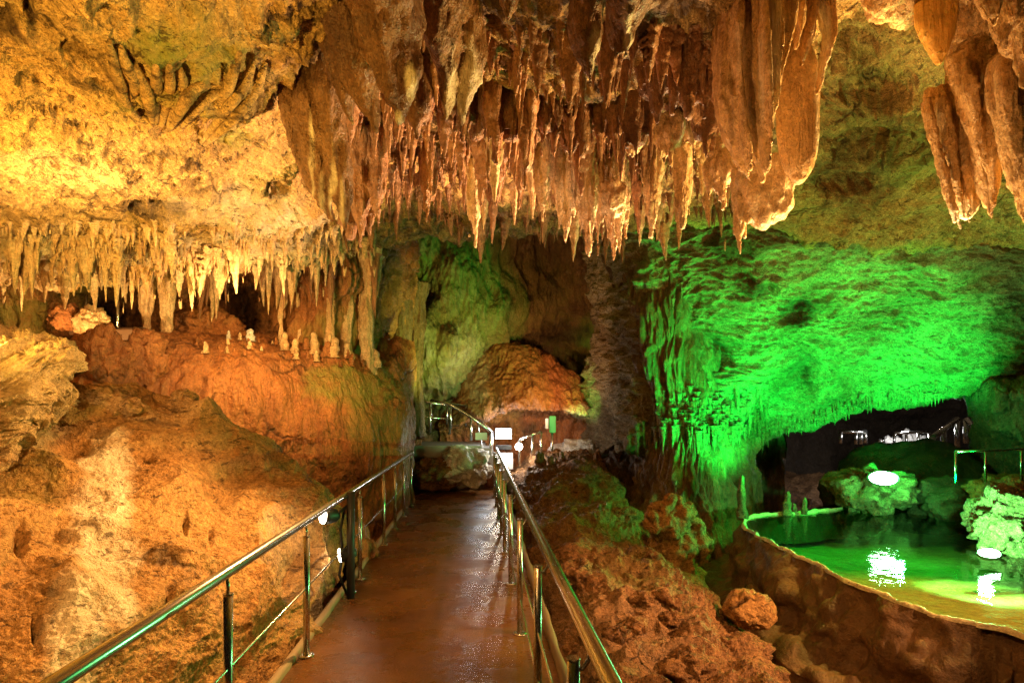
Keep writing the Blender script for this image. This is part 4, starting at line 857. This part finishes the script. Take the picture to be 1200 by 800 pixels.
rk(680, 527, 24, 12.6, 'white', 'brightly lit white rock under the flowstone mound', 14, .25, flat=(1.3, 1, .55))
rk(1025, 575, 40, 8.9, 'green', 'jagged green lit rock carrying the pond lamp', 15, .4, flat=(1.1, .9, .7))
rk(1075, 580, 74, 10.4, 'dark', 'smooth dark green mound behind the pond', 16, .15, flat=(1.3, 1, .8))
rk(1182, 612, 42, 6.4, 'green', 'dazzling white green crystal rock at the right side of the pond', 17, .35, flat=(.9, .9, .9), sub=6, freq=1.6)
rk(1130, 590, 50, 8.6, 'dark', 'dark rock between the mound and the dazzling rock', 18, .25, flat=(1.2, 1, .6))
rk(1185, 575, 30, 8.0, 'flow', 'brown rock below the far green railing', 19, .3, flat=(1.4, 1, .6))

btree = bvh(bank)
for i in range(26):
    x, y = random.uniform(660, 870), random.uniform(560, 795)
    h = at_px(btree, x, y)
    if h is None or h.x < .62-.06*h.y+.1: continue
    r = random.uniform(.05, .15); o = blob('rock', h, (r*random.uniform(.8, 1.4), r, r*random.uniform(.6, .9)), M['bank'], 4, .45, 1.6, 200+i); tag(o, ('big' if r > .11 else 'fist sized' if r > .08 else 'small')+' broken brown stone on the right bank '+('near the handrail' if x < 710 else 'above the crown shaped stalagmite' if y < 600 else 'beside the crown shaped stalagmite' if y < 670 and x > 740 else 'above the blocky rock' if y < 700 else 'left of the blocky rock' if x < 800 else 'by the low rounded rock')+(' upslope' if y < 680 and x < 710 else ''), 'rock', 'loose stones on the right bank')
# coral shaped stalagmite on the bank
parts = []
for (x, y, r, dd) in [(790, 640, 26, 0), (780, 615, 18, -.1), (800, 605, 16, 0), (812, 640, 18, .1), (770, 600, 10, -.1), (796, 592, 9, 0), (784, 590, 7, -.1), (808, 596, 8, .1), (765, 612, 8, -.2), (818, 618, 9, 0), (790, 670, 30, 0)]:
    v, f = ICO[4]; f4 = np.concatenate([f, f[:, 2:3]], 1); c = P(x, y, 6.9+dd); parts.append((v*np.array([1, 1, 1.25])*r/F*6.9+np.array(c[:]), f))
tag(fuse('stalagmite', parts, M['sand'], .02, [('b', 4, -.12, 3, (1, 1, .7)), ('w', 8, -.08, 1, (1, 1, 1)), ('r', 20, .02, 2, (1, 1, 1))], 5, P(790, 690, 6.9)), 'crown shaped knobbly stalagmite on the right bank before the green curtain', 'stalagmite')

# ================================================================== POND
WZ = .07
rim_px = [(1420, 850), (1300, 790), (1200, 745), (1150, 733), (1100, 722), (1045, 702), (1000, 683), (960, 662), (930, 648), (905, 637), (882, 624), (872, 613), (880, 606), (905, 602.5), (940, 600.5), (975, 597), (1010, 590)]
rim = np.array([[(x-HX)/F*(EYE-WZ)*F/(y-HY), (EYE-WZ)*F/(y-HY), WZ] for x, y in rim_px])
rc = cr(rim[:, None], 420)[:, 0]
tg = np.gradient(rc, axis=0); tg /= np.linalg.norm(tg, axis=1)[:, None]; out = np.stack([tg[:, 1]*-1, tg[:, 0], tg[:, 2]*0], 1)
cen = np.array([4.6, 6.6, 0]); sgn = np.sign(((rc-cen)*out).sum(1)); out *= np.median(sgn)
wob = .10*fbm(rc*2.2, 4, 7)[:, None]
rc2 = rc+out*wob
prof = [(-.14, -.42), (-.07, -.16), (-.025, -.02), (.0, .022), (.02, .018), (.04, -.03), (.10, -.16), (.20, -.34), (.22, -.5), (.34, -.62), (.62, -.70), (.66, -.85), (.9, -1.3)]
g = np.stack([rc2+out*a+np.array([0, 0, b]) for a, b in prof])
gg = cr(g, 90)
def wall_mesh(gg, i0, i1, name, mat, ls, seed):
    s = gg[i0:i1]; r, c = s.shape[:2]; du = np.gradient(s, axis=1); dv = np.gradient(s, axis=0); n = np.cross(du, dv); n /= np.linalg.norm(n, axis=2)[..., None]+1e-9
    nn = n.reshape(-1, 3); 
    if np.median((nn*(np.repeat(out[None], r, 0).reshape(-1, 3)+np.array([0, 0, .3]))).sum(1)) < 0: nn = -nn
    return mesh_np(name, layers(s.reshape(-1, 3), nn, ls, seed), grid_faces(r, c))
basin = thing('rimstone_basin', 'shallow rimstone basin holding the green lit pond, with brown scalloped outer wall', 'rimstone basin', tuple(rc[200]))
def under(o, par): o.parent = par; o.matrix_parent_inverse = Matrix.Translation(-Vector(par.location)); return o
under(link('basin_wall', wall_mesh(gg, 34, 90, 'basin_wall', M['basin'], [('p', 1.2, .20, 3, (1, 1, 1)), ('b', 1.8, .20, 3, (1, 1, .8)), ('p', 14, .012, 3, (1, 1, 1))], 3), M['basin']), basin)
under(link('basin_lining', wall_mesh(gg, 0, 15, 'basin_lining', M['basin'], [('p', 4, .02, 3, (1, 1, 1))], 5), M['basin']), basin)
under(link('rim_crest', wall_mesh(gg, 14, 36, 'rim_crest', M['rim'], [('p', 5, .03, 4, (1, 1, .5)), ('r', 16, .012, 3, (1, 1, 1))], 4), M['rim']), basin)
# bed and water
def fill(name, z, mat, nx=160, ny=160, off=0., bumps=None):
    # polygon triangulated as a fan grid from the rim to far right corner
    a = rc+out*off; far = np.array([9.5, 9.5, 0])
    t = np.linspace(0, 1, ny)[:, None, None]; tgt = np.array([[7.5+.0*i, 7.0+5*i/len(a), 0] for i in range(len(a))])
    gr = a[None]*(1-t)+tgt[None]*t; gr[..., 2] = z if np.isscalar(z) else 0
    gr = gr[:, ::-1]; co = gr.reshape(-1, 3)
    if bumps: co[:, 2] += bumps(co)
    return link(name, mesh_np(name, co, grid_faces(ny, len(a))), mat)
struct(fill('pond_water', WZ-.012, M['water'], off=-.015))
struct(fill('pond_bed', -.17, M['sandbed'], off=-.06, bumps=lambda c: .05*fbm(c*1.5, 4, 9)-.25*np.clip((c[:, 1]-5)/3, 0, 1)))

# ================================================================== WALKWAY
def line(r, d, z): return Vector((r-.06*d, d, z))
def strip(name, r0, r1, z0, z1, d0, d1, mat, bev=.01, n=60, bump=0.):
    import bmesh
    prof = [(r0, z0), (r0, z1-bev), (r0+bev, z1), (r1-bev, z1), (r1, z1-bev), (r1, z0)]
    ds = np.linspace(d0, d1, n); co = []
    for d in ds:
        for k, (r, z) in enumerate(prof):
            j = (math.sin(d*5+k)*.3+math.sin(d*13.7+k*2)*.3)*bump
            co.append((r-.06*d+j, d, z+(j if 0 < k < 5 else 0)))
    f = grid_faces(n, 6, True); return mesh_np(name, np.array(co), f, False)
bx = strip('walkway', -1.20, .50, -.25, 0, -2, 12.2, M['deck'], .006)
struct(link('walkway', bx, M['deck']))
struct(link('kerb', strip('kerb', -1.262, -1.20, -.28, .035, -2, 10.6, M['kerb'], .015, 120, .012), M['kerb']))
struct(link('kerb', strip('kerb', .503, .565, -.28, .03, -2, 11.2, M['kerb'], .015, 120, .012), M['kerb']))

def post_parts(par, x, y, ztop, bracket=None, rad=.021):
    tube('post', [(x, y, -.02), (x, y, ztop)], rad, M['steel'], par)
    tube('post_cap', [(x, y, ztop), (x, y, ztop+.006)], rad*1.12, M['steel'], par)
    tube('post_flange', [(x, y, 0), (x, y, .008), (x, y, .012)], [.05, .05, .03], M['steel'], par)
    if bracket: tube('bracket', bracket, .008, M['steel'], par, 8)
RZ = .90
lr = thing('railing', 'stainless steel handrail with round posts along the sandy boulder side of the walkway', 'railing')
ldep = [1.55, 2.62, 3.82, 5.15, 5.55, 6.95, 7.9, 8.8, 9.8]
hr = tube('handrail', [line(-1.16, -.6, RZ), line(-1.16, 3, RZ), line(-1.16, 6, RZ), line(-1.16, 9.9, RZ)], .027, M['steel'], lr, 20)
for d in ldep:
    p = line(-1.15, d, 0); post_parts(lr, p.x, p.y, RZ-.10, [(p.x, p.y, RZ-.10), (p.x-.0, p.y, RZ-.06), (p.x-.005, p.y, RZ-.02)])
tube('wire', [line(-1.15, -.6, .46), line(-1.15, 9.8, .46)], .006, M['steel'], lr, 8)
e = line(-1.16, 9.93, RZ)
o = blob('rail_cap', e, (.045, .045, .045), M['steel'], 4, 0, 1); o.parent = lr
rr_ = thing('railing', 'stainless steel handrail with inset posts along the right bank side of the walkway', 'railing')
tube('handrail', [line(.37, -.6, RZ), line(.365, 3, RZ), line(.36, 7, RZ), line(.36, 11, RZ)], .027, M['steel'], rr_, 20)
for d in [1.85, 2.95, 4.2, 5.4, 6.6, 7.6, 8.6, 9.7, 10.8]:
    p = line(.31, d, 0); post_parts(rr_, p.x, p.y, RZ-.06, [(p.x, p.y, RZ-.09), (p.x+.03, p.y, RZ-.09), (p.x+.052, p.y, RZ-.06), (p.x+.055, p.y, RZ-.02)])
for z in (.25, .5): tube('wire', [line(.31, -.6, z), line(.31, 10.8, z)], .006, M['steel'], rr_, 8)

# ------------------------------------------------------------------ fixtures
def flood(pos, aim, r, glow, label, name='floodlight', rect=False, depth=.14, wide=1.):
    t = thing(name, label, 'lamp', tuple(pos)); q = (Vector(aim)-Vector(pos)).to_track_quat('Z', 'Y'); t.rotation_euler = q.to_euler(); t.scale = (wide, 1, 1)
    if rect:
        for nm, sx, sy, z0, z1, m in (('housing', r*1.5, r, -depth, 0, 'black'), ('lens', r*1.38, r*.88, .002, .012, glow)):
            import bmesh
            bm = bmesh.new(); bmesh.ops.create_cube(bm, size=1); bmesh.ops.scale(bm, vec=(sx*2, sy*2, z1-z0), verts=bm.verts); bmesh.ops.translate(bm, vec=(0, 0, (z0+z1)/2), verts=bm.verts)
            bmesh.ops.bevel(bm, geom=bm.edges[:], offset=min(.012, (z1-z0)*.3), segments=2, affect='EDGES')
            me = bpy.data.meshes.new(nm); bm.to_mesh(me); bm.free(); link(nm, me, M[m], t)
    else:
        tube('housing', [(0, 0, -depth), (0, 0, -depth*.8), (0, 0, -.03), (0, 0, 0)], [r*.45, r*.75, r, r*1.05], M['black'], t, 24)
        tube('lens', [(0, 0, .001), (0, 0, .012), (0, 0, .02)], [r*.92, r*.85, r*.5], M[glow], t, 24)
    return t
lp = P(379, 604, 4.9)
flood(lp, lp+Vector((-.75, -.65, .1)), .075, 'glow', 'small black spotlight with glowing lens clamped beside the left handrail')
flood(P(399, 650, 5.0), P(399, 650, 5.0)+Vector((-.9, -.3, -.1)), .065, 'glow', 'lower black spotlight seen edge on behind the left handrail posts')
st = thing('lamp_stand', 'short black post with cable box carrying the two spotlights beside the walkway', 'lamp stand', tuple(P(410, 700, 5.0)))
b0 = P(411, 0, 5.0); 
o = tube('post', [(b0.x, 5.0, -.02), (b0.x, 5.0, .93)], .035, M['black'], st); under(o, st)
o = tube('arm', [(b0.x, 5.0, .82), (lp.x+.1, 4.95, .75), (lp.x+.05, 4.93, lp.z)], .016, M['black'], st, 8); under(o, st)
o = tube('cable', [(b0.x-.05, 5.0, .80), (b0.x-.09, 5.0, .6), (b0.x-.07, 5.0, .4), (b0.x-.1, 5.0, .2), (b0.x-.03, 5., .02)], .012, M['cable'], st, 8); under(o, st)
point(lp+Vector((-.12, -.1, .02)), 2.5, (1, .72, .42), .04)

flood(P(590, 508, 12.6), P(590, 508, 12.6)+Vector((0, -1, -.05)), .125, 'glow_white', 'white rectangular panel lamp glowing at the end of the walkway', rect=True)
flood(P(608, 523, 12.2), P(608, 523, 12.2)+Vector((-.05, -1, 0)), .085, 'glow_hot', 'dazzling round floodlight beside the white panel lamp')
point(P(608, 520, 11.6), 34, (1, .85, .66), .08)
point(P(588, 505, 11.8), 20, (.85, .92, 1), .15)
flood(P(1035, 560, 8.15), P(1035, 560, 8.15)+Vector((0, -1, .5)), .11, 'glow_green', 'bright green floodlight on the jagged rock behind the pond', wide=2.0, depth=.1)  # widened lens stands in for the overlit patch of rock
flood(P(1160, 648, 5.85), P(1160, 648, 5.85)+Vector((.1, -.6, .8)), .06, 'glow_green', 'green floodlight at the foot of the dazzling crystal rock', wide=2.2, depth=.07)  # lens turned outward and widened to stand in for glare

def box(name, c, s, mat, parent=None, bev=.01, rz=0.):
    import bmesh
    bm = bmesh.new(); bmesh.ops.create_cube(bm, size=1); bmesh.ops.scale(bm, vec=s, verts=bm.verts)
    if bev: bmesh.ops.bevel(bm, geom=bm.edges[:], offset=bev, segments=2, affect='EDGES')
    bmesh.ops.rotate(bm, cent=(0, 0, 0), matrix=Matrix.Rotation(rz, 3, 'Z'), verts=bm.verts); bmesh.ops.translate(bm, vec=c, verts=bm.verts)
    me = bpy.data.meshes.new(name); bm.to_mesh(me); bm.free(); return link(name, me, M[mat], parent)
def rails(label, tops, base_dz, mat='steel', rad=.02, extra=(), name='railing'):
    """tops: world points of rail; posts drop base_dz"""
    t = thing(name, label, 'railing', tuple(Vector(tops[0])-Vector((0, 0, base_dz))))
    o = tube('handrail', tops, rad, M[mat], t, 10); under(o, t)
    for p in tops:
        p = Vector(p); o = tube('post', [p-Vector((0, 0, base_dz)), p], rad*.9, M[mat], t, 10); under(o, t)
    for z in extra:
        o = tube('wire', [Vector(p)-Vector((0, 0, z)) for p in tops], rad*.4, M[mat], t, 6); under(o, t)
    return t
# platform and stairs at the end
pf = thing('platform', 'raised concrete viewing platform with pale steps at the end of the walkway', 'platform', tuple(P(525, 560, 12.8)))
c = P(522, 521, 12.0); o = box('slab', (c.x, 12.5, c.z-.12), (1.6, 1.8, .24), 'concrete', None, .02); under(o, pf)
o = box('base_wall', (c.x, 12.6, c.z-.75), (1.5, 1.6, 1.05), 'concrete', None, .02); under(o, pf)
for i in range(6):
    o = box('step', (c.x+.85+.12*i, 12.1, c.z-.12-.15*i), (.26, .9, .15), 'concrete', None, .012); under(o, pf)
rails('dark railing around the raised platform above the grey white rock', [P(490, 467, 11.8), P(504, 472, 11.8), P(527, 474, 11.9)], .62, 'steel', .03, (.3,))
rails('sloping stair railing descending from the platform to the walkway end', [P(505, 468, 11.9), P(528, 474, 11.85), P(552, 488, 11.8), P(575, 505, 11.7)], .5, 'steel', .03, ())
rails('second sloping stair railing behind the first', [P(524, 473, 12.5), P(546, 475, 12.5), P(561, 490, 12.3), P(577, 506, 12.1)], .45, 'steel', .026, ())
rails('short railing right of the dazzling floodlight', [P(609, 515, 11.9), P(624, 509, 11.9), P(634, 506, 12)], .55, 'steel', .028, ())
sg = thing('sign', 'small grey information plate at the foot of the stair railing', 'sign', tuple(P(564, 530, 12.6)))
o = box('plate', P(564, 511, 11.7), (.24, .02, .15), 'concrete', None, .004); under(o, sg)
o = tube('stand', [P(564, 512, 11.73), P(564, 540, 11.73)], .014, M['steel'], None, 8); under(o, sg)
sg = thing('control_box', 'green box on a post with a white notice beside it, before the flowstone mound', 'control box', tuple(P(647, 545, 12.2)))
o = box('box', P(647.5, 497, 12.2), (.14, .10, .36), 'sign', None, .012); under(o, sg)
o = box('notice', P(641, 496, 12.22), (.07, .02, .22), 'signw', None, .003); under(o, sg)
o = tube('post', [P(647, 506, 12.22), P(647, 545, 12.22)], .03, M['steel'], None, 10); under(o, sg)
bn = thing('barrier', 'low white lit step with dark frame below the panel lamp', 'barrier', tuple(P(590, 545, 12.3)))
o = box('frame', P(590, 524, 12.4), (.36, .1, .10), 'black', None, .01); under(o, bn)
o = box('panel', P(592, 540, 12.3), (.34, .06, .36), 'signw', None, .01); under(o, bn)
# left old fence
fn = thing('fence', 'old dark plank fence with two thin posts in the hollow under the vault lip', 'fence', tuple(P(130, 390, 7.6)))
o = box('plank', P(126, 388, 7.6), (1.0, .06, .10), 'tan', None, .01); under(o, fn)
o = box('plank', P(138, 392, 7.5), (.8, .05, .14), 'tan', None, .01); under(o, fn)
for x in (101, 138):
    o = tube('post', [P(x, 392, 7.55), P(x, 345, 7.55)], .018, M['steel'], None, 8); under(o, fn)

# far railings beyond the pond
rails('pale railing in front of the white lit grotto beyond the pond', [P(985, 505, 15), P(1003, 506, 15), P(1009, 506, 15), P(1014, 505, 15.2)], .32, 'steel', .03+.022)
rails('low pale railing above the dark mound beyond the pond', [P(1013, 524, 13.5), P(1024, 525, 13.5), P(1033, 515, 13.4)], .36, 'steel', .03+.024)
rails('pale railing with four posts between the mound and the dark pillar beyond the pond', [P(1048, 507, 14), P(1062, 507, 14), P(1076, 506, 14), P(1089, 506, 14)], .4, 'steel', .035)
rails('pale stair railing rising to the ledge beyond the pond', [P(1093, 512, 11.5), P(1106, 503, 11.8), P(1122, 491, 12)], .6, 'steel', .03+.028)
rails('pale hooked railing against the brown rock pillar', [P(1132, 491, 11.8), P(1143, 503, 11.6), P(1146, 503, 11.4)], .5, 'steel', .03+.03)
rails('green lit railing across the landing right of the dark mound', [P(1120, 529, 7.7), P(1155, 528, 7.7), P(1197, 526, 7.7), P(1235, 525, 7.7)], .42, 'steel', .018)
rails('short green post railing left of the green lit one', [P(1098, 520, 10.2), P(1106, 528, 10)], .55, 'steel', .026)
for i, (x, y, s) in enumerate([(1042, 517, .18), (1050, 516, .2), (1066, 515, .26), (1080, 516, .2)]):
    rk(x, y+6, s*F/15, 15.5, 'white', ['white lit calcite stump behind the pale railing, leftmost in the far grotto', 'white lit calcite stump second from the left in the far grotto', 'tallest white lit calcite stump in the far grotto', 'white lit calcite stump nearest the dark pillar in the far grotto'][i], 30+i, .3, flat=(.8, .8, 1.4), sub=4)
point(P(1100, 502, 12.6), 40, (.95, .97, 1), .1)  # fill added to bring out the dark far railings
point(P(1060, 500, 14.4), 90, (.95, .97, 1), .1)
point(P(708, 500, 12.2), 10, (1, .8, .6), .05)
ld = thing('landing', 'low concrete landing with steps beyond the pond', 'landing', tuple(P(1125, 565, 10.4)))
o = box('slab', P(1130, 548, 10.6), (1.3, 1.2, .12), 'concrete', None, .02); under(o, ld)
o = box('step', P(1125, 560, 10.2), (1.5, .6, .16), 'concrete', None, .02); under(o, ld)
print('stalactites', NSTAL[0])
